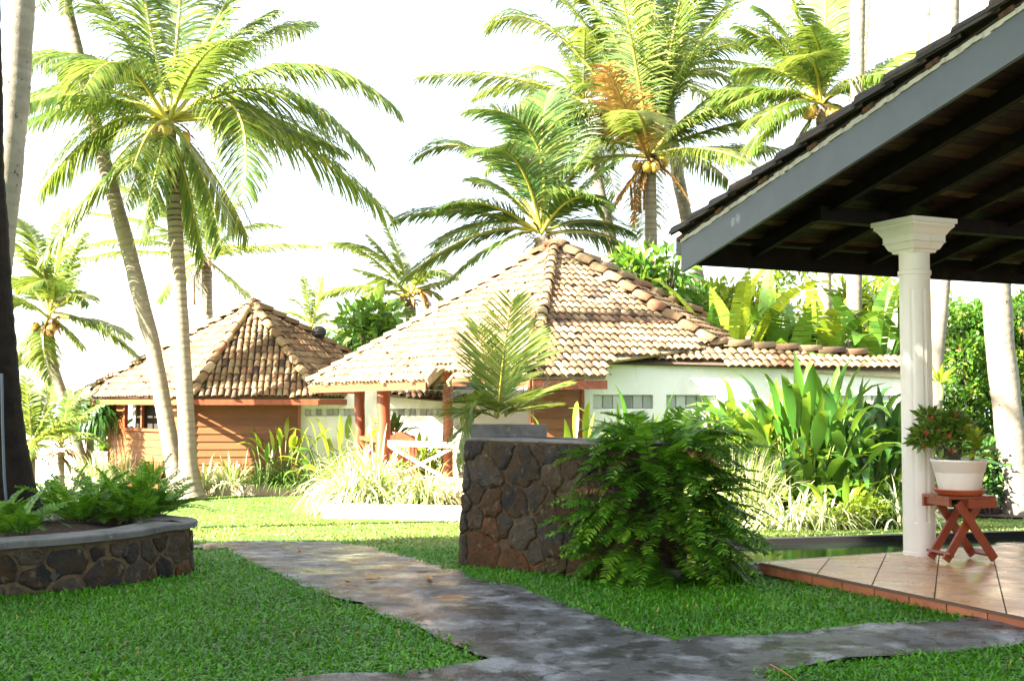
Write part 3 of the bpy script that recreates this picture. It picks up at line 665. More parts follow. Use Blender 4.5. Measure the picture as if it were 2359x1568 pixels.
# path
def sheet(poly, mat_, name, lift, maxe=.16, wob=0.0):
    from mathutils.geometry import delaunay_2d_cdt
    P = np.array([q_[:2] for q_ in poly]); lo, hi = P.min(0), P.max(0)
    gx_, gy_ = np.meshgrid(np.arange(lo[0], hi[0], maxe), np.arange(lo[1], hi[1], maxe)); gx_ = gx_.ravel() + (rng.random(gx_.size) - .5) * maxe * .5; gy_ = gy_.ravel() + (rng.random(gy_.size) - .5) * maxe * .5
    ins = inpoly(gx_, gy_, P); pts_ = [Vector((a_, b_)) for a_, b_ in P] + [Vector((a_, b_)) for a_, b_ in zip(gx_[ins], gy_[ins])]; n_ = len(P)
    ov, oe, of, *_x = delaunay_2d_cdt(pts_, [(i, (i + 1) % n_) for i in range(n_)], [], 0, 1e-5)
    bm = bmesh.new(); vs = [bm.verts.new((v_.x, v_.y, 0)) for v_ in ov]
    for f_ in of:
        cx_, cy_ = sum(ov[i].x for i in f_) / 3, sum(ov[i].y for i in f_) / 3
        if inpoly(np.array([cx_]), np.array([cy_]), P)[0]: bm.faces.new([vs[i] for i in f_])
    for v in bm.verts:
        x, y = v.co.x, v.co.y
        v.co.z = gz(x, y) + lift + wob * (math.sin(x * 5.1 + 1.3 * y) * math.sin(y * 4.3 - x * 2) + .5 * math.sin(x * 13 + y * 3) * math.sin(y * 11) + .35 * math.sin(x * 29 + 2 * math.sin(y * 17)) * math.sin(y * 31 + x * 7))
    me = bpy.data.meshes.new(name); bm.normal_update()
    for f in bm.faces:
        if f.normal.z < 0: f.normal_flip()
    for f in bm.faces: f.smooth = True
    bm.to_mesh(me); bm.free(); me.materials.append(mat_); o = bpy.data.objects.new(name, me); C.objects.link(o); return structure(o)
g_ = np.random.default_rng(4)
pp = []
for i in range(len(path_poly)):
    a, b = path_poly[i], path_poly[(i + 1) % len(path_poly)]; m = max(1, int(np.linalg.norm(b - a) / .12))
    for k in range(m): pp.append(a + (b - a) * k / m + V(g_.normal() * .012, g_.normal() * .012, 0))
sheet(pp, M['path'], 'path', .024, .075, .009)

# ------------------------------------------------------------------ grass blades: the near lawn, thinning out with distance
def grass(n, y0, y1, ln, wd, seed, seg=2, pw=1.0):
    g = np.random.default_rng(seed); y = y0 + (y1 - y0) * g.random(n) ** pw; x = (g.random(n) - .5) * 1.02 * y
    keep = ~inpoly(x, y, path_poly) & ~inpoly(x, y, plant_poly) & ~inpoly(x, y, pil_poly) & ~inpoly(x, y, pond_poly)
    ver = [VL(-.02, -.2, 0), VL(12, -.2, 0), VL(12, 9, 0), VL(-.02, 9, 0)]
    keep &= ~inpoly(x, y, ver); x = x[keep]; y = y[keep]; k = len(x)
    a = g.random(k) * 2 * PI; e = R(25) + R(60) * g.random(k)
    P = np.stack((x, y, terr(x, y) - .004), 1); D = np.stack((np.cos(a) * np.cos(e), np.sin(a) * np.cos(e), np.sin(e)), 1)
    patch = .5 + .5 * np.sin(x * 1.9 + 2 * np.sin(y * 1.3)) * np.sin(y * 2.3 + x)
    r = np.clip(.15 + .55 * g.random(k) + .3 * (patch - .5), 0, .92); r = np.where(g.random(k) < .012, 1.0, r)
    mb = MB(); leaflets(mb, P, D, ln * (.6 + .8 * g.random(k)), wd * (.7 + .6 * g.random(k)), .8, seg, np.stack((-np.sin(a), np.cos(a), 0 * a), 1), r, 0, (.9, 1, .12))
    return mb
mb = grass(105000, 5.3, 8.6, .05, .0115, 11)
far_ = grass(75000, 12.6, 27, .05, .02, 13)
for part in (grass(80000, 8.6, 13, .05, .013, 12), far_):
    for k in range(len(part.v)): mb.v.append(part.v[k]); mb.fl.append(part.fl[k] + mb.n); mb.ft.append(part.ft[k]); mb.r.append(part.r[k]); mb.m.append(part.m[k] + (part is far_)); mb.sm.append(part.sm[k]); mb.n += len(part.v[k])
g = np.random.default_rng(15); pe_ = np.array(pp); i_ = g.integers(0, len(pe_), 9000); P_ = pe_[i_] + np.stack((g.normal(size=9000) * .035, g.normal(size=9000) * .035, np.zeros(9000)), 1)   # blades leaning over the path edge
P_ = P_[P_[:, 1] < 13.5]; P_[:, 2] = terr(P_[:, 0], P_[:, 1]) + .006; n_ = len(P_); a_ = g.random(n_) * 2 * PI; e_ = R(15) + R(60) * g.random(n_)
leaflets(mb, P_, np.stack((np.cos(a_) * np.cos(e_), np.sin(a_) * np.cos(e_), np.sin(e_)), 1), .055 * (.6 + .9 * g.random(n_)), .011 * (.7 + .6 * g.random(n_)), .8, 2, np.stack((-np.sin(a_), np.cos(a_), 0 * a_), 1), g.random(n_) * .9, 0, (.9, 1, .12))
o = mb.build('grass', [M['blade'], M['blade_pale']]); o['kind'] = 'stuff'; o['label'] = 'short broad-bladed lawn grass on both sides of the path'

# ------------------------------------------------------------------ pond
wz = -.175
mb = MB(); mb.add([VL(-.9, -.05, wz), VL(10, -.05, wz), V(pondR[0], pondR[1], wz) + V(-.05, .1, 0), V(pondL[0], pondL[1], wz) + V(0, .1, 0)], [(0, 1, 2, 3)]); structure(mb.build('pond_water', M['water']))
mb = MB(); off = V(-pdir[1], pdir[0], 0) * .06
a = V(pondL[0], pondL[1], 0) + off; b = V(pondR[0], pondR[1], 0) + off
mb.box((a + b) / 2 + UP * -.5, (np.linalg.norm(b - a), .12, .78), (pdir, V(-pdir[1], pdir[0], 0), UP))
tag(mb.build('pond_wall', M['black'], None, (a + b) / 2), 'low black stone wall edging the far side of the pond', 'wall')
mb = MB(); mb.box(VL(4.5, -.07, -.19), (11.0, .12, .51), (E1, E2, UP)); tag(mb.build('pond_kerb', M['kerb'], None, VL(4.5, -.07, .05)), 'thin grey kerb between the tiled terrace and the pond', 'kerb')

# ------------------------------------------------------------------ terrace of the veranda
tr = bpy.data.objects.new('terrace_floor', None); C.objects.link(tr); tr.location = tuple(VL(0, 0, 0)); tr['_w'] = tuple(VL(0, 0, 0)); tr['kind'] = 'structure'
mb = MB(); mb.box(VL(5.0, 3.7, -.02), (10.0 - .03, 7.4 - .03, .178), (E1, E2, UP)); mb.build('floor_slab', M['grout'], tr)
g1 = V(math.sin(R(21.3)), math.cos(R(21.3)), 0); g2 = V(g1[1], -g1[0], 0); O2 = at_z(2150, 1400, .08)
rect = [VL(0, 0, 0), VL(10, 0, 0), VL(10, 7.4, 0), VL(0, 7.4, 0)]
mb = MB(); W1, W2 = .43, .215; g = np.random.default_rng(2)
for i in range(-24, 26):
    for j in range(-42, 44):
        c = V(O2[0], O2[1], 0) + g2 * (i + .5) * W1 + g1 * (j + .5) * W2
        if np.linalg.norm((c - VL(5, 3.7, 0))[:2]) > 7: continue
        poly = [c + g2 * sx * (W1 / 2 - .0045) + g1 * sy * (W2 / 2 - .0022) for sx, sy in ((-1, -1), (1, -1), (1, 1), (-1, 1))]
        for k in range(4):
            e = rect[(k + 1) % 4] - rect[k]; nn = V(e[1], -e[0], 0); cm = VL(5, 3.7, 0)
            if np.dot(cm - rect[k], nn) > 0: nn = -nn
            poly = clip_poly(poly, rect[k], nn)
            if len(poly) < 3: break
        if len(poly) < 3: continue
        ar = sum(np.cross(poly[q_] - poly[0], poly[q_ + 1] - poly[0])[2] for q_ in range(1, len(poly) - 1))
        if ar < 0: poly = poly[::-1]
        z = .08 + (g.random() - .5) * .001; tilt = (g.random(2) - .5) * .006
        mb.add([q_ + UP * (z + np.dot(tilt, (q_ - c)[:2])) for q_ in poly], [tuple(range(len(poly)))], g.random())
mb.build('floor_tiles', M['terrazzo'], tr)
mb = MB(); L = .34
for i in range(22): mb.box(VL(-.012, .17 + i * L, .030), (L - .012, .024, .066), (E2, E1, UP), g.random())
mb.build('edge_tiles', M['terra_edge'], tr)
mb = MB(); mb.box(VL(-.012, 3.72, .0705), (7.4, .032, .013), (E2, E1, UP)); mb.build('edge_nosing', M['grout'], tr)

# ------------------------------------------------------------------ veranda roof
OB = 1.25; A0 = -(.578 - .5565 * OB) / .845
P0 = VL(A0, -OB, 0); z0 = at(1590, 622, P0[1])[2]
best = None
for t in np.linspace(2, 5, 3001):
    p = P0 + E2 * t
    u = at(2359, 130, p[1])
    if best is None or abs(u[0] - p[0]) < best[0]: best = (abs(u[0] - p[0]), t, u[2])
SL = (best[2] - z0) / best[1]
def RP(a, b, h=0): return VL(a, b, z0 + SL * (b + OB) + h)
print('veranda eave', z0, 'slope', SL, 'col top', at(2108, 503, 9.9)[2], 'under at column', z0 + SL * (OB - .17), 'K', K)
BT, AT = 7.0, 9.5
vr = thing('veranda_roof', 'dark tiled veranda roof with grey barge board over the terrace', 'roof', VL(0, 0, 3))
sl = nrm(E2 + UP * SL); rn = nrm(np.cross(E1, sl)); rn = rn if rn[2] > 0 else -rn
Ls = (BT + OB) / sl.dot(E2)
mb = MB(); bw = .115; nb = int(Ls / bw); g = np.random.default_rng(5)
for i in range(nb):
    a_ = A0 + .06
    while a_ < AT:
        ln = min(2.2 + 1.5 * g.random(), AT - a_)
        c = RP(a_ + ln / 2, -OB, .30) + sl * (bw * (i + .5)); mb.box(c, (ln - .006, bw - .008, .022), (E1, sl, rn), g.random() ** 2 if g.random() > .06 else 1); a_ += ln
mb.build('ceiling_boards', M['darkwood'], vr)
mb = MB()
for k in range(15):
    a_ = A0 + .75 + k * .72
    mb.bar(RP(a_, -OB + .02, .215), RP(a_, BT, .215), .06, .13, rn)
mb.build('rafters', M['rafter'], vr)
mb = MB(); mb.box(RP((A0 + AT) / 2 + .3, -.17, .145), (AT - A0 - .65, .13, .13), (E1, E2, UP)); mb.build('beam', M['rafter'], vr)
mb = MB(); mb.box(RP((A0 + AT) / 2 + .03, -OB - .015, .165), (AT - A0, .03, .22), (E1, E2, UP)); mb.build('eave_fascia', M['rafter'], vr)
mb = MB(); th = .035
vs = [RP(A0 + dx, b_, h) for dx in (0, -th) for (b_, h) in ((-OB - .06, 0), (BT, 0), (BT, .27), (-OB - .06, .27))]
mb.add(vs, [(0, 1, 2, 3), (7, 6, 5, 4), (0, 4, 5, 1), (2, 6, 7, 3), (1, 5, 6, 2), (0, 3, 7, 4)]); mb.build('barge_board', M['grey_fascia'], vr)
mb = MB(); g = np.random.default_rng(8); m = 150
for i in range(m):
    b_ = -OB - .05 + (BT + OB) * (i + .5) / m
    mb.box(RP(A0 - .012, b_, .295 + (g.random() - .5) * .012), ((BT + OB) / m * 1.25, .05 + .02 * g.random(), .03 + .018 * g.random()), (sl, E1, rn))
mb.build('verge_mortar', M['rockwhite'], vr)
rp = [RP(A0 - .05, -OB - .12, .33), RP(AT, -OB - .12, .33), RP(AT, BT, .33), RP(A0 - .05, BT, .33)]
mb = MB(); deck_face(mb, rp, .012); mb.build('roof_deck', M['tile_dark'], vr)
mb = MB(); tile_face(mb, rp, .19, .33, 3, 0, (0, .9), .02)
for i in range(int(Ls / .33)):                       # verge course: barrels lying on the mortar, their low ends standing out
    q_ = RP(A0 - .03, -OB - .1, .37) + sl * (.33 * i); rr = .07 + .015 * g.random()
    aa = np.linspace(-.5, PI + .5, 8); vs = []
    for (s_, r_, h) in ((-.03, rr * 1.12, .03), (.36, rr * .9, 0)):
        for x in aa: vs.append(q_ + sl * s_ + E1 * math.cos(x) * r_ + rn * (h + math.sin(x) * r_ * .85) + (g.random(3) - .5) * .008)
    vs += [v - rn * .014 for v in vs[:8]]
    mb.add(vs, [(k, k + 1, 9 + k, 8 + k) for k in range(7)] + [(16 + k, 17 + k, k + 1, k) for k in range(7)], g.random() * .9, 0, True)
    if i % 2 == 0: mb.box(RP(A0 - .045, -OB - .1, .325) + sl * (.33 * i + .05), (.12, .03, .035), (sl, E1, rn), 1.0)
mb.build('roof_tiles', M['tile_dark'], vr)
mb = MB(); mb.box(RP(A0 + .05, -OB - .1, .26), (.16, .12, .16), (E1, E2, UP)); mb.build('gutter_end', M['blackpaint'], vr)

# house behind the veranda, out of frame to the right
hs = thing('house_wall', 'white house walls at the back of the tiled veranda', 'house', VL(4, 3.7, 0))
mb = MB(); mb.box(VL(4.6, 3.75, 1.7), (9.0, .2, 3.6), (E1, E2, UP)); mb.build('back_wall', M['plaster'], hs)
mb = MB(); mb.box(VL(8.6, 1.9, 1.6), (.2, 3.5, 3.2), (E1, E2, UP)); mb.build('end_wall', M['plaster'], hs)

# column
cz = z0 + SL * (OB - .17) + .078
cb = at_z(2119, 1281, .08); cb = cb + nrm(V(cb[0], cb[1], 0)) * .13
ctop = min(at(2108, 503, cb[1])[2], cz); print('column', cb, ctop, cz)
co = thing('veranda_column', 'white fluted round column with square capital at the terrace edge', 'column', cb)
mb = MB(); H = ctop - .08; rb, rt = .135, .130; seg = 64
prof = [(0, rb * 1.03), (.03, rb * 1.03), (.035, rb), (.28, rb), (.29, rb)] + [(z, rb + (rt - rb) * z / H) for z in np.linspace(.3, H - .62, 8)] + [(H - .60, rt), (H - .48, rt), (H - .475, rt * 1.08), (H - .44, rt * 1.08), (H - .435, rt * .99), (H - .2, rt * .99)]
vs = []
for (z, r_) in prof:
    for k in range(seg):
        gr = 1.0
        if .29 <= z <= H - .61 and k % 8 in (0, 1): gr = .955
        a_ = 2 * PI * k / seg + .2; vs.append(cb + V(math.cos(a_) * r_ * gr, math.sin(a_) * r_ * gr, z))
n = len(prof); q = [(i * seg + k, i * seg + (k + 1) % seg, (i + 1) * seg + (k + 1) % seg, (i + 1) * seg + k) for i in range(n - 1) for k in range(seg)]
mb.quads(vs, q, .5, 0, False); mb.build('shaft', M['white'], co)
mb = MB(); s0 = 2 * rt; s1 = .51
lv = [(H - .285, s0 * .96), (H - .265, s0 * 1.02), (H - .255, s0 * 1.16), (H - .225, s0 * 1.28), (H - .205, s0 * 1.34), (H - .195, s0 * 1.44), (H - .19, s0 * 1.44), (H - .188, s0 * 1.41), (H - .14, s0 * 1.42), (H - .125, s0 * 1.50), (H - .09, s0 * 1.66), (H - .065, s0 * 1.85), (H - .045, s1 * .93), (H - .040, s1), (H, s1)]
vs = []
for (z, s_) in lv: vs += [cb + UP * z + E1 * sx * s_ / 2 + E2 * sy * s_ / 2 for sx, sy in ((-1, -1), (1, -1), (1, 1), (-1, 1))]
mb.add(vs, [(i * 4 + k, i * 4 + (k + 1) % 4, (i + 1) * 4 + (k + 1) % 4, (i + 1) * 4 + k) for i in range(len(lv) - 1) for k in range(4)] + [(3, 2, 1, 0), tuple(range(4 * len(lv) - 4, 4 * len(lv)))]); mb.build('capital', M['white'], co)

# folding stool, saucer, pot
sc_ = at_z(2206, 1297, .08); sc_ = V(sc_[0] + .075, sc_[1] + .12, .08)
q1 = nrm(V(.96, .27, 0)); q2 = V(-q1[1], q1[0], 0)
sth = .55
stl = thing('folding_stool', 'red-brown wooden folding stool with crossed legs on the terrace', 'stool', sc_)
def SP(x, y, z): return sc_ + q1 * x + q2 * y + UP * z
mb = MB(); 
for k in range(4): mb.box(SP(-.01, -.135 + k * .09, sth - .011), (.45, .084, .022), (q1, q2, UP), .2 + .2 * k)
mb.build('seat', M['stool'], stl)
mb = MB(); mb.box(SP(.085, -.165, sth - .062), (.27, .024, .075), (q1, q2, UP), .6); mb.build('apron', M['stool'], stl)
mb = MB(); mb.box(SP(-.10, .165, sth - .062), (.27, .024, .075), (q1, q2, UP), .3); mb.build('apron', M['stool'], stl)
mb = MB(); mb.box(SP(-.205, 0, sth - .052), (.024, .30, .055), (q1, q2, UP), .3); mb.build('cross_rail', M['stool'], stl)
for (y, s_) in ((-.135, 1), (.135, 1), (-.10, -1), (.10, -1)):
    mb = MB(); a_ = SP(-.12 * s_, y, sth - .05); b_ = SP(.22 * s_, y, .03); mb.bar(a_, b_, .024, .068, q2 if False else UP)
    mb.lathe(SP(.215 * s_, y, .034) - UP * 0, [(.001, -.001), (.012, 0), (.012, .002)], 6); mb.build('leg', M['stool'], stl)
mb = MB(); mb.box(SP(-.20, 0, .075), (.022, .30, .05), (nrm(q1 * .55 + UP * .83), q2, nrm(UP * .55 - q1 * .83)), .5); mb.build('foot_rail', M['stool'], stl)
mb = MB(); mb.box(SP(.20, 0, .07), (.022, .20, .05), (nrm(-q1 * .55 + UP * .83), q2, nrm(UP * .55 + q1 * .83)), .5); mb.build('foot_rail', M['stool'], stl)
pc = SP(.0, .0, sth)
mb = MB(); mb.lathe(pc, [(.001, .001), (.165, .001), (.185, .012), (.205, .040), (.215, .044), (.215, .05), (.198, .05), (.18, .022), (.001, .018)], 40, .5, 0, True)
tag(mb.build('plant_saucer', M['saucer'], None, pc), 'round terracotta saucer on the folding stool under the pot', 'saucer')
pp_ = pc + UP * .02; ph = .275
pot = thing('plant_pot', 'tapered white plastic plant pot in the saucer on the stool', 'pot', pp_)
mb = MB(); seg = 60; vs = []; prof = [(.001, .001), (.158, .001), (.162, .006), (.195, .165), (.197, .17), (.203, .172), (.218, .25), (.224, .253), (.230, .262), (.230, .272), (.222, .275), (.214, .270), (.208, .22), (.001, .215)]
for i, (r_, z) in enumerate(prof):
    for k in range(seg):
        gr = .985 if (2 <= i <= 3 and k % 5 == 0) else 1; a_ = 2 * PI * k / seg; vs.append(pp_ + V(math.cos(a_) * r_ * gr, math.sin(a_) * r_ * gr, z))
q = [(i * seg + k, i * seg + (k + 1) % seg, (i + 1) * seg + (k + 1) % seg, (i + 1) * seg + k) for i in range(len(prof) - 1) for k in range(seg)]
mb.quads(vs, q, .5, 0, True); mb.build('body', M['pot'], pot)
mb = MB(); mb.lathe(pp_, [(.206, .222), (.1, .235), (.001, .24)], 24); mb.build('soil', M['soil'], pot)
pb = pp_ + UP * .235
cl = [(pb + V(-.25, -.02, .25), (.11, .10, .08)), (pb + V(-.15, 0, .31), (.12, .11, .10)), (pb + V(-.03, .05, .29), (.13, .12, .10)), (pb + V(-.16, -.06, .17), (.13, .11, .07)), (pb + V(-.31, 0, .19), (.07, .08, .05)), (pb + V(.07, .08, .27), (.11, .10, .09)), (pb + V(-.24, 0, .39), (.08, .08, .05)), (pb + V(-.02, .05, .37), (.08, .08, .05))]
bush('flowering_plant', 'bushy potted plant with small red flowers against the white column', 'potted plant', pb, cl, 'pot_leaf', 105, .075, None, 21, 16, 'flower', .014, .40, .6, .026)
global_rng = rng; rng = np.random.default_rng(31)
t = thing('rosette_plant', 'yellow-green leafy rosette growing in the right side of the white pot', 'potted plant', pb + V(.05, -.08, 0)); mb = MB()
mb.tube([pb + V(.05, -.10, -.01), pb + V(.07, -.19, .18)], (.02, .016), 7, .5, 1)
for k in range(34):
    broad_leaf(mb, pb + V(.07, -.19, .09 + .10 * (k % 5) / 5), k * 2.4, .01, .14 + .06 * rng.random(), .05, R(5 + 75 * (k % 5) / 5), .5, rng.random(), 6, .15, 0, 1)
mb.build('foliage', [M['broad_lime'], M['stem']], t); rng = global_rng

# ------------------------------------------------------------------ round stone planter at the left
pl = thing('stone_planter', 'curved rubble stone planter with a grey stone cap on the left', 'planter', gp(150, 1363))
cv = plant_curve; seglen = np.linalg.norm(np.diff(cv, axis=0), axis=1); S_ = np.concatenate(([0], np.cumsum(seglen))); TL = S_[-1]
tg = nrm(np.gradient(cv, axis=0)); nv = np.stack((tg[:, 1], -tg[:, 0], 0 * tg[:, 0]), 1)
HWALL = .345
def pf(s, h, o):
    p = V(*[np.interp(s, S_, cv[:, k]) for k in range(3)]); n_ = nrm(V(*[np.interp(s, S_, nv[:, k]) for k in range(3)]))
    return p + n_ * (o - h * .05) + UP * (h - .03 + gz(p[0], p[1]) * max(0, 1 - h / HWALL))
n = 60; ss = np.linspace(0, TL, n); mb = MB()
rows = [[pf(s, -.05, 0) for s in ss], [pf(s, HWALL + .03, 0) for s in ss], [pf(s, HWALL + .03, -.22) for s in ss], [pf(s, 0, -.22) for s in ss]]
vs = [p for r_ in rows for p in r_]; mb.quads(vs, [(i * n + k, i * n + k + 1, (i + 1) * n + k + 1, (i + 1) * n + k) for i in range(3) for k in range(n - 1)], .5); mb.build('wall_core', M['mortar_tan'], pl)
mb = MB(); stones(mb, TL, HWALL, .26, pf, 1.4, .020, .016, 9); mb.build('stonework', M['stone'], pl)
mb = MB(); rows = []; n = 90; ss = np.linspace(0, TL, n); g = np.random.default_rng(3); j = (g.random(n) - .5) * .012
for (o, h) in ((.05, HWALL + .002), (.056, HWALL + .045), (.045, HWALL + .055), (-.25, HWALL + .055), (-.255, HWALL + .004)): rows.append([pf(s, h, o + j[k] * (o > 0)) * V(1, 1, 0) + UP * (h + .0) for k, s in enumerate(ss)])
vs = [p for r_ in rows for p in r_]; mb.quads(vs, [(i * n + k, i * n + k + 1, (i + 1) * n + k + 1, (i + 1) * n + k) for i in range(4) for k in range(n - 1)] + [(4 * n + k, 4 * n + k + 1, k + 1, k) for k in range(n - 1)], .5, 0, False); mb.build('cap', M['capstone'], pl)
mb = MB(); ins = [pf(s, HWALL, -.2) for s in np.linspace(0, TL, 40)]; cen = V(-4.9, 9.6, .33); g = np.random.default_rng(6)
vs = [V(p[0], p[1], .31) for p in ins] + [V(*(p * .66 + cen * .34)[:2], .36 + .03 * g.random()) for p in ins] + [V(*(p * .3 + cen * .7)[:2], .38 + .04 * g.random()) for p in ins] + [cen + UP * .08]
n = 40; mb.add(vs, [(i * n + k, i * n + k + 1, (i + 1) * n + k + 1, (i + 1) * n + k) for i in range(2) for k in range(n - 1)] + [(2 * n + k, 2 * n + k + 1, 3 * n) for k in range(n - 1)], .5, 0, True); mb.build('soil', M['soil'], pl)
mb = MB(); dp = at(130, 1325, PF[2][1] - .03); mb.tube([dp + V(.0, -.05, 0), dp + V(.02, .2, 0)], .028, 14, .5, 0, True, True); mb.build('drain_pipe', M['blackpaint'], pl)
mb = MB()
for (u, v, r_) in ((133, 1190, .06), (98, 1196, .05)):
    c = at_z(u, v, .40); th = np.linspace(0, PI, 6); mb = MB(); mb.lathe(c, [(max(.002, math.sin(x) * r_ * 1.3), -math.cos(x) * r_ * .7) for x in th], 9); tag(mb.build('white_rock', M['rockwhite'], None, c), 'larger pale rock on the planter soil behind the ferns' if u > 120 else 'smaller pale rock on the planter soil nearer the dark trunk', 'rock')
pass

# dark trunk in the planter and its pipe
tb = at_z(22, 1196, .36); d = tb[1]
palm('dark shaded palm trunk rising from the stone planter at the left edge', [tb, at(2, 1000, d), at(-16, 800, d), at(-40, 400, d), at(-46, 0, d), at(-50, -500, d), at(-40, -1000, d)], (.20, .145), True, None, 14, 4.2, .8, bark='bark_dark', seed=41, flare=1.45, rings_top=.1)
mb = MB(); mb.tube([at(4, 860, d - .5), at(6, 980, d - .5), at(10, 1100, d - .48), at(19, 1200, d - .45)], .012, 8); tag(mb.build('water_pipe', M['pipe'], None, at(19, 1200, d - .45)), 'thin blue-grey water pipe running up the dark palm trunk', 'pipe')

# ferns in the planter
for k, (u, v, L, n, lab) in enumerate(((318, 1200, .56, 34, 'large dark green fern at the right end of the stone planter'), (258, 1190, .56, 26, 'tall fern in the middle of the stone planter'), (190, 1205, .5, 24, 'bright fern left of the tall fern in the stone planter'), (130, 1185, .42, 18, 'small fern beside the dark trunk in the stone planter'), (40, 1235, .40, 16, 'low fern spilling over the planter cap at the left edge'), (0, 1215, .42, 16, 'fern at the foot of the dark trunk by the picture edge'), (352, 1192, .48, 20, 'fern arching out past the right rim of the stone planter'))):
    fern(lab, at_z(u, v, .36), int(n * 1.5), L * 1.08, 'ferns in the stone planter', 50 + k, .1, .06, el=(30, 88), npin=36, w=.0125, sag=.35)

# ------------------------------------------------------------------ rubble stone pillar with a young palm
pi_ = thing('stone_pillar', 'thick dark rubble stone planter pillar beside the path', 'planter', (PIL1 + PIL2) / 2)
HP = at(1100, 1010, PIL1[1] - .15)[2] - PIL1[2] + .005
rc = .12
def perim():
    P = []; cs = [(0, 0), (PW, 0), (PW, -PD), (0, -PD)]
    for i, (a_, b_) in enumerate(cs):
        c = V(a_ + (rc if a_ == 0 else -rc), b_ + (rc if b_ < 0 else -rc), 0); st = [PI, PI * 1.5, 0, PI * .5][i]
        for k in range(7): an = [PI, PI / 2, 0, -PI / 2][i] - k * PI / 12; P.append(c + V(math.cos(an), math.sin(an), 0) * rc)
    P.append(P[0]); return np.array(P)
pe = perim(); S2 = np.concatenate(([0], np.cumsum(np.linalg.norm(np.diff(pe, axis=0), axis=1)))); cl_ = V(PW / 2, -PD / 2, 0)
def sf(s, h, o):
    p = V(np.interp(s, S2, pe[:, 0]), np.interp(s, S2, pe[:, 1]), 0); n_ = nrm(V(np.interp(s + .02, S2, pe[:, 1]) - np.interp(s - .02, S2, pe[:, 1]), -(np.interp(s + .02, S2, pe[:, 0]) - np.interp(s - .02, S2, pe[:, 0])), 0)) * -1
    p = p + n_ * (o - .045 * h / HP + .0)
    return PIL1 + pt * p[0] + pn * p[1] + UP * (h - .02)
mb = MB(); n = 61; ss = np.linspace(0, S2[-1], n); rows = [[sf(s, h, 0) for s in ss] for h in (-.05, HP)]
vs = [p for r_ in rows for p in r_]; mb.quads(vs, [(k, k + 1, n + k + 1, n + k) for k in range(n - 1)], .5); mb.add(rows[1][:-1], [tuple(range(n - 1))]); mb.build('wall_core', M['mortar'], pi_)
mb = MB(); stones(mb, S2[-1], HP - .01, .31, sf, 1.15, .005, .022, 14); mb.build('stonework', M['stone'], pi_)
mb = MB(); rows = [[sf(s, h, o) for s in ss] for (h, o) in ((HP - .0, .015), (HP + .012, .015), (HP + .018, -.0), (HP + .019, -.3))]
vs = [p for r_ in rows for p in r_]; mb.quads(vs, [(i * n + k, i * n + k + 1, (i + 1) * n + k + 1, (i + 1) * n + k) for i in range(3) for k in range(n - 1)], .5); mb.add(rows[3][:-1], [tuple(range(n - 1))]); mb.build('cap', M['capstone'], pi_)
bl = at_z(1170, 1003, HP + .06); bl = V(bl[0], PIL1[1] + .30, PIL1[2] + HP + .03)
mb = MB(); wb = (1256 - 1086) / FU * bl[1]; mb.box(bl + UP * .02, (wb, .30, .13), (nrm(V(1, -.05, 0)), nrm(V(.05, 1, 0)), UP)); mb.build('raised_block', M['capstone'], pi_)
fbd = PIL1[1] + .75
yp = [(1153, 850, 1180, 690, -.55), (1130, 880, 1100, 750, .6), (1085, 870, 1050, 1062, -.3), (1105, 850, 1060, 960, .35), (1215, 905, 1292, 884, .3), (1190, 940, 1285, 930, -.3), (1120, 930, 1040, 1010, .1), (1185, 860, 1225, 770, .6)]
palm('young lime-green palm growing out of the dark stone pillar', [at(1146, 1005, fbd) - UP * .12, at(1146, 985, fbd)], (.035, .03), True, yp, 3, .5, .43, .018, 44, leaf='palm_lime', seed=5, flare=1.1, fibre=False, rach=.014, droop=.08, fwd=.7, elr=(20, 60))
fb = at_z(1505, 1322, 0)
t = fern('big dense dark fern bush against the right side of the stone pillar', fb + V(.06, 0, 0), 620, .55, None, 77, core=(.52, .40, 1.08), pin=.098, name='fern_bush', npin=19, w=.0215, sag=.5)
# ------------------------------------------------------------------ pavilion with tiled pyramid roof (the nearer building)
A = at(1278, 567, 24.0); Cc = at(1225, 868, 18.5); Lc = at(715, 886, 24.8); ez = Cc[2]
ed = nrm(V(.89, .45, 0)); nR = nrm(np.cross(ed, A - Cc)); nL = nrm(np.cross(Lc - Cc, A - Cc))
E_ = on_plane(1396, 868, Cc, nR); F_ = on_plane(1402, 832, Cc, nR); T_ = on_plane(1640, 797, Cc, nR)
R2 = V(7.0, 25.5, T_[2] - .1); B2 = V(-.5, 31.0, ez); Q_ = at(1720, 786, 25.0)
pv = thing('garden_pavilion', 'open garden pavilion with steep sunlit clay tile roof and red posts', 'pavilion', V(-1, 22.5, gz(0, 22.5)))
m1, m2, m3, m4 = on_plane(985, 874, Cc, nL), on_plane(1003, 846, Cc, nL), on_plane(1038, 842, Cc, nL), on_plane(1046, 866, Cc, nL)
fl_ = [Lc, m1, m2, m3, m4, Cc, A]; fr_ = [Cc, E_, F_, T_, A]; fb1 = [T_, Q_, A]; fb2 = [Q_, R2, B2, A]; fb3 = [B2, Lc, A]
rf = MB(); 
for f in (fl_, fr_, fb1, fb3): deck_face(rf, f, .05)
roof = rf.build('roof_deck', M['deck'], pv)
mb = MB(); tile_face(mb, fl_, .15, .25, 1, 0, (.05, 1)); tile_face(mb, fr_, .15, .25, 2, 0, (.0, 1)); tile_face(mb, fb1, .15, .25, 3, 0, (.05, 1))
ridge_tiles(mb, Cc + V(0, 0, .03), A + V(0, 0, .05), .10, .33, 4); ridge_tiles(mb, T_ + UP * .03, A + V(.05, -.05, .03), .125, .42, 5); ridge_tiles(mb, Q_ + UP * .05, A + UP * .05, .12, .42, 6); ridge_tiles(mb, Lc + UP * .03, A + UP * .05, .10, .33, 7)
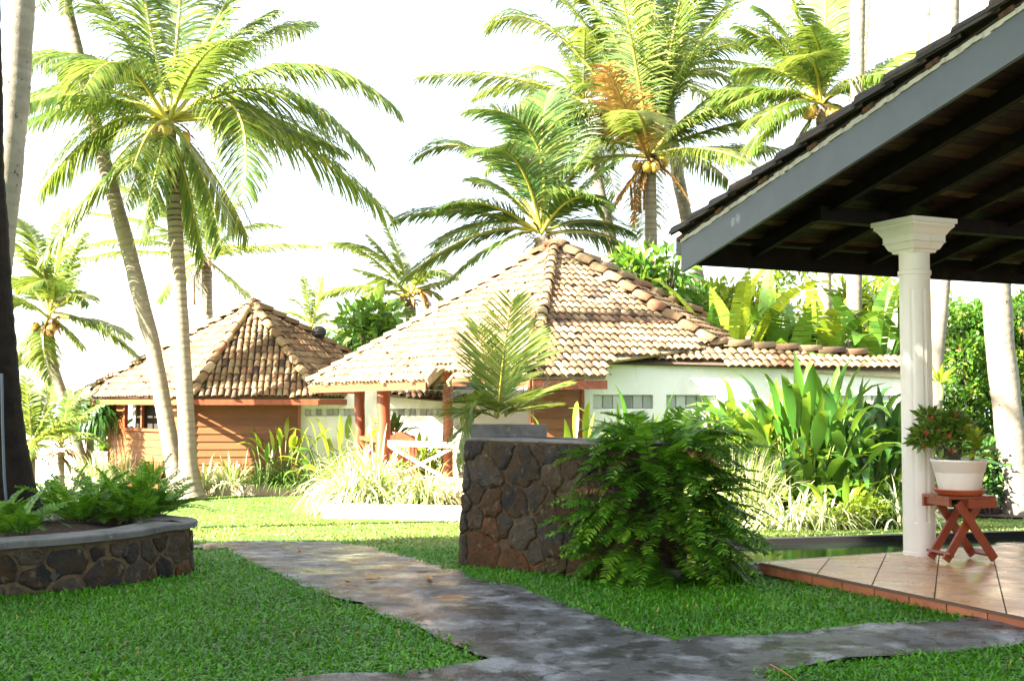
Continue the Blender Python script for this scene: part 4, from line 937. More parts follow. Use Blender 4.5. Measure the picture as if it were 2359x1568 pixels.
mb.lathe(A - UP * .05, [(.24, -.08), (.2, .05), (.1, .14), (.04, .2), (.001, .21)], 10, .9, 0, False)
mb.build('roof_tiles', [M['tile']], pv)
mb = MB(); hL = nrm(V(Lc[0] - Cc[0], Lc[1] - Cc[1], 0)); oL = V(-hL[1], hL[0], 0); oL = oL if oL[1] < 0 else -oL
mb.bar(Lc + oL * .03 - UP * .11, m1 + oL * .03 - UP * .11, .03, .14, UP, .4); mb.build('fascia', M['redwood'], pv)
mb = MB(); mb.bar(m4 + oL * .03 - UP * .11, Cc + oL * .03 - UP * .11, .03, .12, UP, .6); mb.build('fascia', M['redwood'], pv)
mb = MB(); oR = V(ed[1], -ed[0], 0); mb.bar(Cc + oR * .03 - UP * .13, E_ + oR * .03 - UP * .13, .03, .15, UP, .5); mb.build('fascia', M['redwood'], pv)
mb = MB(); mb.bar(Lc + V(-.02, .03, -.11), Lc + V(.9, 2.0, -.11), .03, .14, UP, .4); mb.build('fascia', M['redwood'], pv)
mb = MB(); pa, pb_ = m1 + oL * .02 - UP * .05, m2 - UP * .05; mb.bar(pa, pb_, .05, .16, UP, .9); mb.build('notch_board', M['palewood'], pv)
mb = MB()
for k in range(11):
    e = Lc + (Cc - Lc) * (.03 + .093 * k); top = A - UP * .1; b_ = e + (top - e) * .62; mb.bar(e - UP * .11 + (top - e) * .015, b_ - UP * .12, .05, .10, UP, rng.random())
for k in range(7):
    e = Lc + (B2 - Lc) * (.05 + .14 * k); top = A - UP * .1; mb.bar(e - UP * .11, e + (top - e) * .6 - UP * .12, .05, .10, UP, rng.random())
mb.build('rafters', M['palewood'], pv)
# posts, rails, floor
fz = at(887, 1113, 23.2)[2]
def post(u, d, r_, name='post'):
    b_ = at(u, 925, d); b_ = V(b_[0], b_[1], fz); zt = ez + .25
    mb = MB(); n = 9; mb.tube([b_ + UP * (zt - fz) * k / n + V(.012 * math.sin(k * 1.7), 0, 0) for k in range(n + 1)], [r_ * (1 + .04 * math.sin(k * 2.1)) for k in range(n + 1)], 14, rng.random(), 0, True, True); mb.build(name, M['redwood'], pv); return b_
pA = post(884, 23.2, .135); pB = post(829, 25.6, .115); pC = post(1032, 25.2, .11)
mb = MB(); y0 = 22.9; fl = [at(870, 1100, 22.6), at(1230, 1100, 21.5), V(1.4, 27, 0), V(-3.6, 28, 0)]; fl = [V(p[0], p[1], fz) for p in fl]
mb.add([p for p in fl] + [V(p[0], p[1], gz(p[0], p[1]) - .1) for p in fl], [(0, 1, 2, 3), (4, 0, 3, 7), (0, 4, 5, 1), (1, 5, 6, 2), (2, 6, 7, 3)]); mb.build('floor', M['kerblight'], pv)
rE = V(*at(1050, 925, 22.5)[:2], fz)
mb = MB(); mb.bar(rE + UP * .0, rE + UP * .90, .10, .07, V(0, 1, 0)); mb.build('rail_post', M['rail'], pv)
ra = pA + V(.1, -.06, 0); rb_ = rE + V(-.03, 0, 0)
mb = MB(); mb.bar(ra + UP * .82, rb_ + UP * .80, .07, .11, UP); mb.bar(ra + UP * .78, rb_ + UP * .05, .045, .065, UP); mb.bar(ra + UP * .06 + V(0, .05, 0), rb_ + UP * .76 + V(0, .05, 0), .045, .065, UP); mb.build('railing', M['rail'], pv)
mb = MB(); mb.bar(pA + UP * .85, pB + UP * .85, .06, .09, UP, .6); mb.bar(pA + UP * .8, pB + UP * .1, .04, .06, UP, .6); mb.bar(pA + UP * .1, pB + UP * .8, .04, .06, UP, .3); mb.build('railing', M['redwood'], pv)
# boarded red wall under the right eave
w1 = at(1228, 925, 20.0); w2 = at(1342, 925, 20.25); gzw = gz(0, 20)
mb = MB(); board_wall(mb, w1[:2], w2[:2], gzw, ez + .12, .2); mb.build('board_wall', M['board'], pv)
mb = MB(); cp = V(w2[0] + .005, w2[1] - .02, 0); mb.box(V(cp[0], cp[1], (gzw + ez) / 2), (.05, .09, ez - gzw)); mb.build('corner_trim', M['redwood'], pv)
mb = MB(); mb.box(V(w1[0], w1[1] + 1.4, (gzw + ez) / 2), (.08, 2.7, ez - gzw)); mb.build('side_wall', M['redwood'], pv)

# chair inside the pavilion
chb = V(*at(925, 925, 24.1)[:2], fz)
ch = thing('wooden_chair', 'red wooden chair with carved top rail inside the pavilion', 'chair', chb)
def CP(x, y, z): return chb + V(x, y, z)
for (x, y, h) in ((-.24, 0, .95), (.24, 0, .95), (-.24, .48, .5), (.24, .48, .5)):
    mb = MB(); mb.bar(CP(x, y, 0), CP(x, y - (.03 if h > .6 else 0), h), .05, .05, V(0, 1, 0), rng.random()); mb.build('leg', M['redwood'], ch)
mb = MB(); mb.box(CP(0, .24, .47), (.54, .54, .04)); mb.build('seat', M['redwood'], ch)
mb = MB(); xs = np.linspace(-.30, .30, 13); zt = .98 + .05 * np.cos(xs / .30 * PI) + .015 * np.cos(xs / .3 * 5 * PI)
vs = [CP(x, yy, z) for yy in (-.05, 0) for x, z in zip(xs, zt)] + [CP(x, yy, .78) for yy in (-.05, 0) for x in xs]
n = 13; mb.add(vs, [f for k in range(n - 1) for f in ((k, k + 1, 2 * n + k + 1, 2 * n + k)[::-1], (n + k, n + k + 1, 3 * n + k + 1, 3 * n + k), (k, k + 1, n + k + 1, n + k), (2 * n + k, 2 * n + k + 1, 3 * n + k + 1, 3 * n + k)[::-1])] + [(0, n, 3 * n, 2 * n), (n - 1, 3 * n - 1, 4 * n - 1, 2 * n - 1)]); mb.build('top_rail', M['redwood'], ch)
mb = MB()
for k in range(5): mb.bar(CP(-.18 + .09 * k, -.02, .48), CP(-.18 + .09 * k, -.025, .8), .03, .02, V(0, 1, 0))
mb.build('back_slats', M['redwood'], ch)
mb = MB(); mb.bar(CP(-.24, 0, .22), CP(.24, 0, .22), .03, .04); mb.bar(CP(-.24, 0, .42), CP(.24, 0, .42), .03, .06); mb.build('stretcher', M['redwood'], ch)
for s_ in (-1, 1):
    mb = MB(); mb.bar(CP(.27 * s_, -.02, .70), CP(.27 * s_, .5, .68), .05, .035); mb.bar(CP(.27 * s_, .48, .5), CP(.27 * s_, .48, .68), .04, .04, V(0, 1, 0)); mb.build('armrest', M['redwood'], ch)
# table with a vase of red flowers behind the chair
tbp = V(*at(905, 925, 25.4)[:2], fz)
tt = thing('wooden_table', 'red wooden table behind the carved chair inside the pavilion', 'table', tbp)
mb = MB(); mb.box(tbp + UP * .74, (1.1, .7, .04)); mb.build('tabletop', M['redwood'], tt)
for sx in (-1, 1):
    for sy in (-1, 1):
        mb = MB(); mb.bar(tbp + V(.46 * sx, .28 * sy, 0), tbp + V(.46 * sx, .28 * sy, .72), .07, .07, V(0, 1, 0)); mb.build('leg', M['redwood'], tt)
broad_plant('flower_arrangement', 'dark red flowers and broad leaves standing on the pavilion table', 'flowers', tbp + UP * .76, 12, .22, .42, .13, 'broad_dark', None, 9, .05, (35, 80), .6, flowers=[(-.1, .28), (.05, .24), (-.02, .38)])

# white-washed building with a band of glass blocks, behind the pillar at the right
a0 = at(1344, 925, 20.35); a1 = at(2130, 925, 21.7); a0 = V(a0[0], a0[1], 0); a1 = V(a1[0], a1[1], 0); wd = nrm(a1 - a0); wn = V(wd[1], -wd[0], 0)
zt0 = at(1400, 832, 20.4)[2]; zt1 = at(2000, 852, 21.5)[2]
wb = thing('white_garden_wall', 'long white plastered wall with glass block band and tiled coping', 'wall', V(a0[0], a0[1], gz(0, 21)))
mb = MB(); z_b = -1.0; bz0, bz1 = at(1400, 941, 20.5)[2], at(1400, 909, 20.5)[2]; WL = np.linalg.norm(a1 - a0); ztop = zt0 - .02
def wall_box(mb, s0, s1, za, zb, th=.18, o=0): mb.box(a0 + wd * (s0 + s1) / 2 - wn * (th / 2 - o) + UP * (za + zb) / 2, (s1 - s0, th, zb - za), (wd, wn, UP))
openings = []
for (ua, ub) in ((1366, 1505), (1535, 1652), (1890, 2072)):
    sa, sb = [np.dot(on_plane(u, 925, a0, wn) - a0, wd) for u in (ua, ub)]; openings.append((sa, sb))
wall_box(mb, 0, WL, z_b, bz0); wall_box(mb, 0, WL, bz1, ztop)
s_ = 0
for (sa, sb) in openings: wall_box(mb, s_, sa, bz0, bz1); s_ = sb
wall_box(mb, s_, WL, bz0, bz1); mb.build('plaster', M['plaster'], wb)
for (sa, sb) in openings:
    mb = MB(); n = max(3, int((sb - sa) / .17)); g = np.random.default_rng(int(sa * 10) + 3)
    for k in range(n): x0 = sa + (sb - sa) * k / n; wall_box(mb, x0 + .014, x0 + (sb - sa) / n - .014, bz0 + .01, bz1 - .01, .06, -.05); mb.r[-1][:] = g.random()
    mb.build('glass_blocks', M['glassblock'], wb)
    mb = MB(); wall_box(mb, sa, sb, bz0, bz1, .05, -.10); mb.build('plaster', M['plaster'], wb)
ra_, rb2 = a0 + UP * (zt0 - .02) + wn * .12 + wd * .3, a1 + UP * zt1 + wn * .12
pn_ = nrm(np.cross(rb2 - ra_, T_ - ra_)); yb = on_plane(1992, 824, ra_, pn_); ys = T_ - UP * .03; print('coping', ra_, rb2, T_, yb)
back = [yb + V(.3, 1.2, -.4), ys + V(.3, 1.2, -.4)]
mb = MB(); deck_face(mb, [ra_, rb2, yb + (rb2 - ra_) * .12, yb, ys], .04); deck_face(mb, [ys, yb, back[0], back[1]], .04); mb.build('coping_deck', M['under'], wb)
mb = MB(); tile_face(mb, [ra_, rb2, yb + (rb2 - ra_) * .12, yb, ys], .155, .25, 12, 0, (.05, .95)); ridge_tiles(mb, yb + UP * .03, ys + UP * .05, .10, .46, 13, 0, (.1, .8)); mb.build('coping_tiles', M['tile'], wb)
mb = MB(); mb.bar(a0 + wn * .05 + UP * (zt0 - .13) + wd * 3.9, a1 + wn * .05 + UP * (zt1 - .14), .04, .06); mb.build('drip_board', M['palewood'], wb)

# ------------------------------------------------------------------ boarded hut at the left
hA = at(581, 702, 29.3); hF1 = at(441, 914, 26.7); hz = hF1[2]
def hz_at(u, d): p = at(u, 914, d); return V(p[0], p[1], hz)
hF2 = hz_at(733, 27.1); hL = hz_at(181, 31.0); hR = hz_at(985, 31.5); hB1 = hz_at(441, 35.5); hB2 = hz_at(735, 35.5)
ht = thing('wooden_hut', 'reddish boarded hut with a hipped clay tile roof at the left', 'hut', V(hF1[0], 27.6, gz(0, 27)))
faces = [[hL, hF1, hA], [hF1, hF2, hA], [hF2, hR, hA]]
mb = MB()
for f in faces + [[hR, hB2, hA], [hB2, hB1, hA], [hB1, hL, hA]]: deck_face(mb, f, .05)
mb.build('roof_deck', M['under'], ht)
mb = MB(); tile_face(mb, faces[0], .15, .255, 21, 0, (.05, .95)); tile_face(mb, faces[1], .15, .255, 22, 0, (.0, .95)); tile_face(mb, faces[2], .15, .255, 23, 0, (.1, 1))
for q_, sd in ((hF1, 1), (hF2, 2), (hL, 3), (hR, 4)): ridge_tiles(mb, q_ + UP * .03, hA + UP * .05, .115, .38, 30 + sd)
mb.lathe(hA - UP * .05, [(.25, -.08), (.2, .06), (.1, .15), (.001, .2)], 10, .95, 0, False)
mb.build('roof_tiles', M['tile'], ht)
for (p, q_, mt) in ((hL, hF1, 'rail'), (hF1, hF2, 'redwood'), (hF2, hR, 'redwood')):
    h_ = nrm(q_ - p); o_ = V(h_[1], -h_[0], 0); mb = MB(); mb.bar(p + o_ * .02 - UP * .12, q_ + o_ * .02 - UP * .12, .03, .13, UP, .4); mb.build('fascia', M['board' if mt == 'rail' else mt], ht)
gzh = gz(0, 27) ; W0 = at(256, 925, 30.6); W1_ = at(441, 925, 27.5); W2_ = at(690, 925, 27.85)
mb = MB(); mb.box((hL + hF1) / 2 * V(1, 1, 0) + UP * (hz - .03) + V(.3, .7, 0), (4.0, .9, .03), (nrm(hF1 - hL), V(nrm(hF1 - hL)[1] * -1, nrm(hF1 - hL)[0], 0), UP)); mb.build('soffit', M['board'], ht)
mb = MB(); board_wall(mb, W1_[:2], W2_[:2], gzh - .05, hz + .08, .185, seed=3); mb.build('front_wall', M['board'], ht)
# left wall with a window opening
wu0, wu1 = 291, 372; tL = nrm(V(W1_[0] - W0[0], W1_[1] - W0[1], 0)); nLw = V(tL[1], -tL[0], 0); nLw = nLw if nLw[1] < 0 else -nLw
i0 = on_plane(wu0, 955, V(W0[0], W0[1], 0), nLw); i1 = on_plane(wu1, 955, V(W0[0], W0[1], 0), nLw); wz0, wz1 = on_plane(320, 989, V(W0[0], W0[1], 0), nLw)[2], on_plane(320, 922, V(W0[0], W0[1], 0), nLw)[2]
mb = MB(); board_wall(mb, W0[:2], W1_[:2], gzh - .05, wz0, .185, seed=4); board_wall(mb, W0[:2], i0[:2], wz0, wz1, .185, seed=5); board_wall(mb, i1[:2], W1_[:2], wz0, wz1, .185, seed=6); board_wall(mb, W0[:2], W1_[:2], wz1, hz + .08, .185, seed=7); mb.build('side_wall', M['board'], ht)
wf = MB(); ia, ib = V(i0[0], i0[1], 0), V(i1[0], i1[1], 0)
for (p, q_) in ((ia + UP * wz0, ia + UP * wz1), (ib + UP * wz0, ib + UP * wz1), (ia + UP * wz0, ib + UP * wz0), (ia + UP * wz1, ib + UP * wz1), ((ia + ib) / 2 + UP * wz0, (ia + ib) / 2 + UP * wz1)): wf.bar(p + nLw * .03, q_ + nLw * .03, .07, .07, nLw)
win = wf.build('window', M['redwood'], ht)
mb = MB(); mb.box((ia + ib) / 2 - nLw * .25 + UP * (wz0 + wz1) / 2, (np.linalg.norm(ib - ia), .02, wz1 - wz0), (tL, nLw, UP)); mb.build('shade_backing', M['inside_shade'], win)  # near-black sheet painted as the shade inside the hut window
mb = MB(); c_ = ia * .74 + ib * .26 + nLw * .0; mb.box(c_ + UP * (wz0 + wz1) / 2 + nLw * .02, (.30, .03, wz1 - wz0 - .1), (nrm(tL + nLw * .25), nLw, UP)); mb.build('shutter', M['shutter'], win)
for (p, w_) in ((W0, .09), (W1_, .09), (W2_, .06)):
    mb = MB(); mb.box(V(p[0], p[1] - .02, (gzh + hz) / 2), (w_, w_, hz - gzh)); mb.build('corner_post', M['board' if w_ > .07 else 'redwood'], ht)
mb = MB(); lp = hz_at(437, 26.9) - UP * .05; mb.box(lp - UP * .12, (.12, .14, .16)); mb.tube([lp, lp - UP * .3], .04, 8); mb.build('eave_lamp', M['blackpaint'], ht)
mb = MB(); bp = at(735, 765, 30.0); mb.tube([bp - UP * 1.6, bp], .03, 8); th = np.linspace(0, PI, 14); mb.lathe(bp, [(max(.003, math.sin(x) * .19 * (1 + .05 * (k % 2))), -math.cos(x) * .17) for k, x in enumerate(th)], 20, .5, 0, False); mb.build('roof_ball', M['blackpaint'], ht)

# white annexe wall between hut and pavilion
b0 = V(*at(691, 925, 27.95)[:2], 0); b1 = V(*at(1235, 925, 28.6)[:2], 0); td = nrm(b1 - b0); tn = V(td[1], -td[0], 0); BL = np.linalg.norm(b1 - b0)
an = thing('white_annexe_wall', 'white plastered wall with a glass block band behind the pavilion posts', 'wall', V(b0[0], b0[1], gz(0, 28)))
gb0, gb1 = at(800, 958, 28)[2], at(800, 941, 28)[2]; ztb = at(760, 897, 28)[2]
def abox(mb, s0, s1, za, zb, th=.18, o=0): mb.box(b0 + td * (s0 + s1) / 2 - tn * (th / 2 - o) + UP * (za + zb) / 2, (s1 - s0, th, zb - za), (td, tn, UP))
mb = MB(); abox(mb, 0, BL, -1.0, gb0); abox(mb, 0, BL, gb1, ztb); abox(mb, 0, .12, gb0, gb1); abox(mb, 1.35, 2.0, gb0, gb1); abox(mb, 4.2, BL, gb0, gb1); mb.build('plaster', M['plaster'], an)
for (sa, sb) in ((.12, 1.35), (2.0, 4.2)):
    mb = MB(); n = int((sb - sa) / .135); g = np.random.default_rng(int(sa * 7) + 1)
    for k in range(n): abox(mb, sa + (sb - sa) * k / n + .012, sa + (sb - sa) * (k + 1) / n - .012, gb0 + .005, gb1 - .005, .06, -.04); mb.r[-1][:] = g.random()
    mb.build('glass_blocks', M['glassblock'], an)
    mb = MB(); abox(mb, sa, sb, gb0, gb1, .05, -.09); mb.build('plaster', M['plaster'], an)
mb = MB(); ca, cb2 = b0 + td * 1.9 + tn * .25 + UP * at(880, 908, 28)[2], b0 + td * 4.6 + tn * .35 + UP * at(1060, 931, 28)[2]; cc2, cd = cb2 - tn * .9 + UP * .42, ca - tn * .9 + UP * .42
tile_face(mb, [ca, cb2, cc2, cd], .16, .28, 41, 0, (.0, .8)); mb.build('coping_tiles', M['tile'], an)
mb = MB(); deck_face(mb, [ca, cb2, cc2, cd], .04); mb.build('coping_deck', M['under'], an)

# garden boundary wall at far left
c0 = V(*at(-150, 925, 31.8)[:2], 0); c1 = V(*at(262, 925, 31.0)[:2], 0); cdn = nrm(c1 - c0); cn = V(cdn[1], -cdn[0], 0); zt = at(120, 1044, 31.4)[2]
bw_ = thing('boundary_wall', 'low whitewashed garden boundary wall beyond the left palms', 'wall', (c0 + c1) / 2 + UP * gz(0, 31))
mb = MB(); mb.box((c0 + c1) / 2 + UP * (zt - .95), (np.linalg.norm(c1 - c0), .2, 1.9), (cdn, cn, UP)); mb.build('wall_body', M['plaster'], bw_)
mb = MB(); mb.box((c0 + c1) / 2 + UP * (zt + .03), (np.linalg.norm(c1 - c0), .3, .06), (cdn, cn, UP)); mb.box((c0 + c1) / 2 + UP * (zt - .2) + cn * .11, (np.linalg.norm(c1 - c0), .02, .03), (cdn, cn, UP)); mb.build('coping', M['plaster'], bw_)
mb = MB(); s_ = [gp(-150, 1118), gp(250, 1118), gp(250, 1131), gp(-150, 1131)]
mb.add([p + UP * .015 for p in s_], [(3, 2, 1, 0)]); structure(mb.build('sand_path', M['sand']))

# low kerb walls of the beds
def kerb(label, pts, h, th, matn, seed=1):
    g = np.random.default_rng(seed); o0 = pts[0]; mb = MB()
    for i in range(len(pts) - 1):
        a_, b_ = pts[i], pts[i + 1]; Lk = np.linalg.norm(b_ - a_); n = max(1, int(Lk / .38))
        for k in range(n):
            p, q_ = a_ + (b_ - a_) * k / n, a_ + (b_ - a_) * (k + 1) / n; hh = h * (.93 + .14 * g.random()); t_ = nrm(q_ - p); c = (p + q_) / 2
            z_ = gz(c[0], c[1]); mb.box(V(c[0], c[1], z_ + hh / 2 - .05) + V((g.random() - .5) * .02, (g.random() - .5) * .03, 0), (Lk / n * 1.0 - .004, th, hh + .1), (t_, nrm(np.cross(UP, t_)), nrm(np.cross(t_, nrm(np.cross(UP, t_))))), g.random())
    return tag(mb.build('bed_kerb', M[matn], None, pts[0]), label, 'kerb')
kp = [gp(u, v) for u, v in ((452, 1138), (560, 1141), (680, 1140), (770, 1136))]
kerb('low stone kerb of the bed in front of the hut', kp, .26, .2, 'kerbstone', 2)
kq = [gp(752, 1192), gp(860, 1194), gp(960, 1196), gp(1120, 1200)]; kq = [gp(758, 1160)] + kq
kerb('pale low wall of the bed in front of the pavilion', kq, .25, .2, 'kerblight', 3)
def bed(name, poly, lift):
    mb = MB(); n = len(poly); c = sum(poly) / n
    vs = [V(p[0], p[1], gz(p[0], p[1]) + lift) for p in poly] + [V(c[0], c[1], gz(c[0], c[1]) + lift + .05)]
    mb.add(vs, [(k, (k + 1) % n, n) for k in range(n)], .5, 0, True); return structure(mb.build(name, M['soil']))
bed('bed_soil', [gp(452, 1136), gp(770, 1134), V(-4.2, 27.7, 0), V(-7.2, 27.4, 0)], .2)
bed('bed_soil', [gp(765, 1190), gp(1120, 1198), V(-.4, 22.6, 0), V(-3.0, 23.0, 0)], .19)
bed('bed_soil', [gp(1600, 1196), gp(1850, 1194), gp(2090, 1184), gp(2300, 1168), gp(2420, 1165), V(9.6, 20.5, 0), V(7.8, 22.0, 0), V(2.0, 20.2, 0)], .02)
# ------------------------------------------------------------------ palms
def tr_(pts, d): return [at(u, v, d) for u, v in pts]
q = gp(437, 1150); d = q[1]; print('main palm depth', d)
f1 = [(412, 60, 430, -190, 1.6), (300, 40, 150, -60, .3), (270, 55, 196, 205, -2.4), (215, 55, 42, 150, 1.5), (268, 185, 50, 285, -.6), (255, 215, 92, 440, -.3), (470, 105, 630, 25, 1.2), (689, 35, 912, 250, .8), (648, 100, 848, 360, -.8), (597, 140, 562, 445, -2.2), (640, 225, 905, 505, .3), (485, 385, 510, 575, -.8), (372, 340, 325, 545, -.7), (505, 20, 590, -110, 1.0), (330, -20, 300, -170, 1.2), (600, 230, 760, 330, 2.0), (230, 150, 70, 230, 2.0), (440, 420, 470, 600, .9), (340, 330, 290, 470, 1.4), (560, 60, 700, 60, 2.2)]
palm('tall leafy coconut palm with ringed trunk in front of the boarded hut', [q] + tr_([(431, 1000), (420, 800), (406, 560), (396, 420), (389, 290)], d), (.20, .155), True, f1, 9, 3.6, 1.2, .046, 94, 'palm', seed=3, ring=.15, rings_top=1.0, flare=2.0, nuts=4, droop=.55, rach=.055, elr=(-50, 70))
q = gp(414, 1146); d = q[1] + .1
palm('slender leaning palm trunk crossing behind the tall leafy coconut palm', [q] + tr_([(392, 1020), (352, 800), (292, 560), (232, 345), (190, 180), (150, 10), (125, -180)], d), (.20, .15), True, [(150, -120, 150, 30, -.5), (60, -240, 10, -150, .5)], 9, 3.2, .8, .05, 48, 'palm', 'bark', seed=8, flare=1.3, elr=(-10, 80), nuts=2)
q = gd(-60, 16.0); d = 16.0
palm('thick pale palm trunk leaning beside the dark trunk at the left edge', [q] + tr_([(-30, 800), (12, 440), (34, 220), (46, 0), (54, -250), (60, -800)], d), (.21, .20), True, None, 12, 4.2, .8, .05, 44, 'palm', 'bark_pale', seed=12, flare=1.4, elr=(-5, 80))
q = gd(192, 30.2); d = 30.2
f4 = [(128, 590, 152, 490, .3), (100, 580, 25, 560, .3), (95, 545, 45, 505, .6), (60, 680, 10, 705, -.2), (150, 610, 55, 665, -1.2), (175, 650, 205, 700, -.6), (215, 725, 318, 820, .2), (60, 770, 25, 870, -.2), (85, 790, 120, 880, -.8), (140, 640, 190, 540, 1.0), (60, 620, 5, 640, .9), (160, 760, 190, 800, .8)]
palm('mid-height palm with bent trunk beyond the lawn at far left', [q] + tr_([(186, 1060), (160, 960), (126, 860), (114, 790), (113, 742)], d), (.17, .12), True, f4, 4, 2.0, .75, .05, 54, 'palm_lime', seed=14, flare=1.5, rach=.04, nuts=3, droop=.4)
q = gd(482, 38.5); d = 38.5
f5 = [(600, 552, 735, 566, .5), (340, 520, 165, 575, .3), (390, 500, 200, 490, .5), (420, 480, 330, 440, 1.0), (520, 480, 560, 460, .5), (470, 470, 440, 380, .3), (440, 560, 400, 640, -.5), (540, 500, 640, 520, 1.2), (300, 560, 190, 600, 1.4), (380, 440, 240, 420, 1.6)]
palm('lime palm standing behind the ridge of the boarded hut', [q] + tr_([(481, 850), (478, 700), (475, 605)], d), (.19, .17), True, f5, 5, 3.0, .75, .06, 50, 'palm_lime', seed=16, elr=(-40, 60), nuts=0, skirt=1, rings_top=.6)
q = gd(1285, 28.5); d = 28.5
f6 = [(1285, 235, 1082, 252, -1.6), (1202, 307, 1108, 348, -1.8), (1125, 440, 1022, 475, -1.0), (1100, 262, 960, 362, .4), (1060, 452, 912, 506, .3), (1100, 500, 925, 645, -.4), (1140, 545, 1035, 645, -.7), (1295, 420, 1370, 330, -.4), (1335, 430, 1412, 380, .4), (1350, 480, 1458, 535, .2), (1340, 400, 1392, 492, -.7), (1240, 300, 1262, 215, .6), (1180, 420, 1090, 420, 1.0), (1280, 330, 1330, 240, 1.0), (1150, 480, 1000, 560, 1.2), (1400, 500, 1500, 620, .8), (1220, 330, 1150, 260, .8)]
palm('dark green palm rising right behind the peak of the pavilion roof', [q] + tr_([(1278, 700), (1262, 600), (1248, 545)], d), (.22, .20), True, f6, 2, 2.6, .95, .043, 92, 'palm_dark', seed=18, rach=.055, droop=.27, skirt=1, elr=(20, 60))
q = gd(1500, 30.0); d = 30.0
f7 = [(1462, 100, 1400, -160, -2.2), (1264, -40, 1130, 55, .3), (1306, 142, 966, 176, .2), (1545, 160, 1640, 85, -.4), (1600, 60, 1725, -40, 1.5), (1510, 60, 1512, -140, 1.8), (1640, 290, 1792, 262, .2), (1400, 190, 1250, 265, -.6), (1660, 330, 1780, 345, .6), (1370, 10, 1230, -40, .8), (1560, 30, 1590, -120, .8), (1440, 60, 1330, -20, -.6), (1640, 200, 1760, 170, .9), (1380, 250, 1300, 350, .2), (1430, 180, 1340, 200, .5), (1570, 260, 1660, 260, -.7), (1480, 40, 1450, -130, .3)]
palm('tallest palm with one orange dead frond above the pavilion roof', [q] + tr_([(1500, 700), (1500, 560), (1499, 460), (1498, 370)], d), (.20, .15), True, f7, 9, 3.4, 1.1, .045, 100, 'palm', seed=20, nuts=7, dead=[(1455, 285, 1398, 152, -2.4, 1.0), (1440, 420, 1400, 500, -.4, .35), (1470, 400, 1458, 520, -.4, .3), (1560, 400, 1590, 470, -.2, .3)], rach=.06, droop=.42, skirt=4, rr=(.2, 1), elr=(-15, 75))
q = gd(1640, 33.0); d = 33.0
palm('leaning grey palm trunk just right of the tallest palm', [q] + tr_([(1612, 665), (1585, 520), (1560, 400), (1545, 300), (1535, 190)], d), (.21, .18), True, [(1610, 120, 1740, 150, .5), (1640, 200, 1720, 300, .2), (1480, 60, 1420, 40, .6), (1600, 60, 1680, 30, .3), (1650, 150, 1800, 230, -.5)], 14, 4.0, .95, .045, 80, 'palm', 'bark_pale', seed=23, elr=(-20, 80))
q = gd(1462, 33.0)
palm('curved grey palm trunk between the dark green palm and the tallest palm', [q] + tr_([(1425, 635), (1395, 500), (1378, 430), (1360, 330), (1345, 240)], 33.0), (.20, .17), True, [(1290, 220, 1230, 330, .3), (1400, 240, 1440, 350, -.3), (1330, 160, 1290, 110, .4)], 12, 3.6, .95, .045, 76, 'palm_lime', 'bark_pale', seed=25, elr=(-35, 70))
q = gd(1900, 27.0); d = 27.0
f10 = [(1900, 110, 1866, 62, -1.8), (1860, 90, 1808, -40, .4), (1790, 185, 1688, 240, -.5), (1790, 130, 1695, 165, .4), (1790, 255, 1722, 352, -.4), (1930, 190, 1962, 190, -.3), (2000, 170, 2090, 120, .6), (1900, 60, 1905, -60, .8), (1940, 120, 1960, 60, .3), (1820, 60, 1750, 20, .6), (1760, 200, 1650, 210, .9), (1840, 150, 1760, 60, -.5), (1790, 90, 1700, 60, .2), (1970, 250, 2050, 330, .3), (1850, 300, 1800, 400, .5)]
palm('palm with yellow coconuts behind the low edge of the veranda roof', [q] + tr_([(1900, 700), (1898, 500), (1895, 330), (1893, 248)], d), (.18, .14), True, f10, 8, 2.8, 1.0, .046, 84, 'palm_lime', seed=27, nuts=6, droop=.42, rr=(0, .8), elr=(-20, 75))
q = gd(1967, 25.5)
palm('straight white sunlit palm trunk rising behind the tiled wall coping', [q] + tr_([(1967, 800), (1970, 400), (1977, 0), (1984, -600)], 25.5), (.175, .16), True, None, 10, 3.6, .8, .05, 40, 'palm', 'bark_pale', seed=29, flare=1.2, elr=(20, 80))
for k, (pts, lab) in enumerate((([(1975, 420), (1988, 200), (2001, 0), (2010, -260)], 'thin distant palm trunk just right of the straight white trunk'), ([(2128, 300), (2136, 100), (2141, -50), (2146, -300)], 'thinnest distant palm trunk, left one of the pair above the veranda roof'), ([(2160, 300), (2167, 80), (2172, -40), (2178, -340)], 'distant palm trunk, right one of the pair above the veranda roof'), ([(1575, 300), (1571, 100), (1569, -60), (1567, -300)], 'hair-thin distant palm trunk above the crown of the tallest palm'))):
    d = 62 + 5 * k; q = gd(pts[0][0] - 20, d)
    palm(lab, [q] + tr_(pts, d), (.14, .10), True, None, 9, 3.0, .7, .07, 26, 'palm', 'bark', 'thin palms far behind the veranda roof', 60 + k, elr=(10, 80), fibre=False)
q = gp(2345, 1190); d = q[1]
palm('stout pale spotted palm trunk right of the potted plant', [q] + tr_([(2338, 1100), (2318, 920), (2302, 780), (2296, 660), (2288, 450), (2285, -100), (2285, -750)], d), (.27, .235), True, None, 12, 3.6, .8, .05, 44, 'palm', 'bark_pale', seed=33, flare=1.15, elr=(25, 80))
q = gd(2142, 21.5)
palm('pale palm trunk showing just right of the white column', [q] + tr_([(2150, 860), (2165, 690), (2185, 500), (2190, -100), (2190, -500)], 21.5), (.17, .16), True, None, 10, 3.4, .8, .05, 40, 'palm', 'bark_pale', seed=35, flare=1.1, elr=(25, 80))
q = gd(955, 33.0)
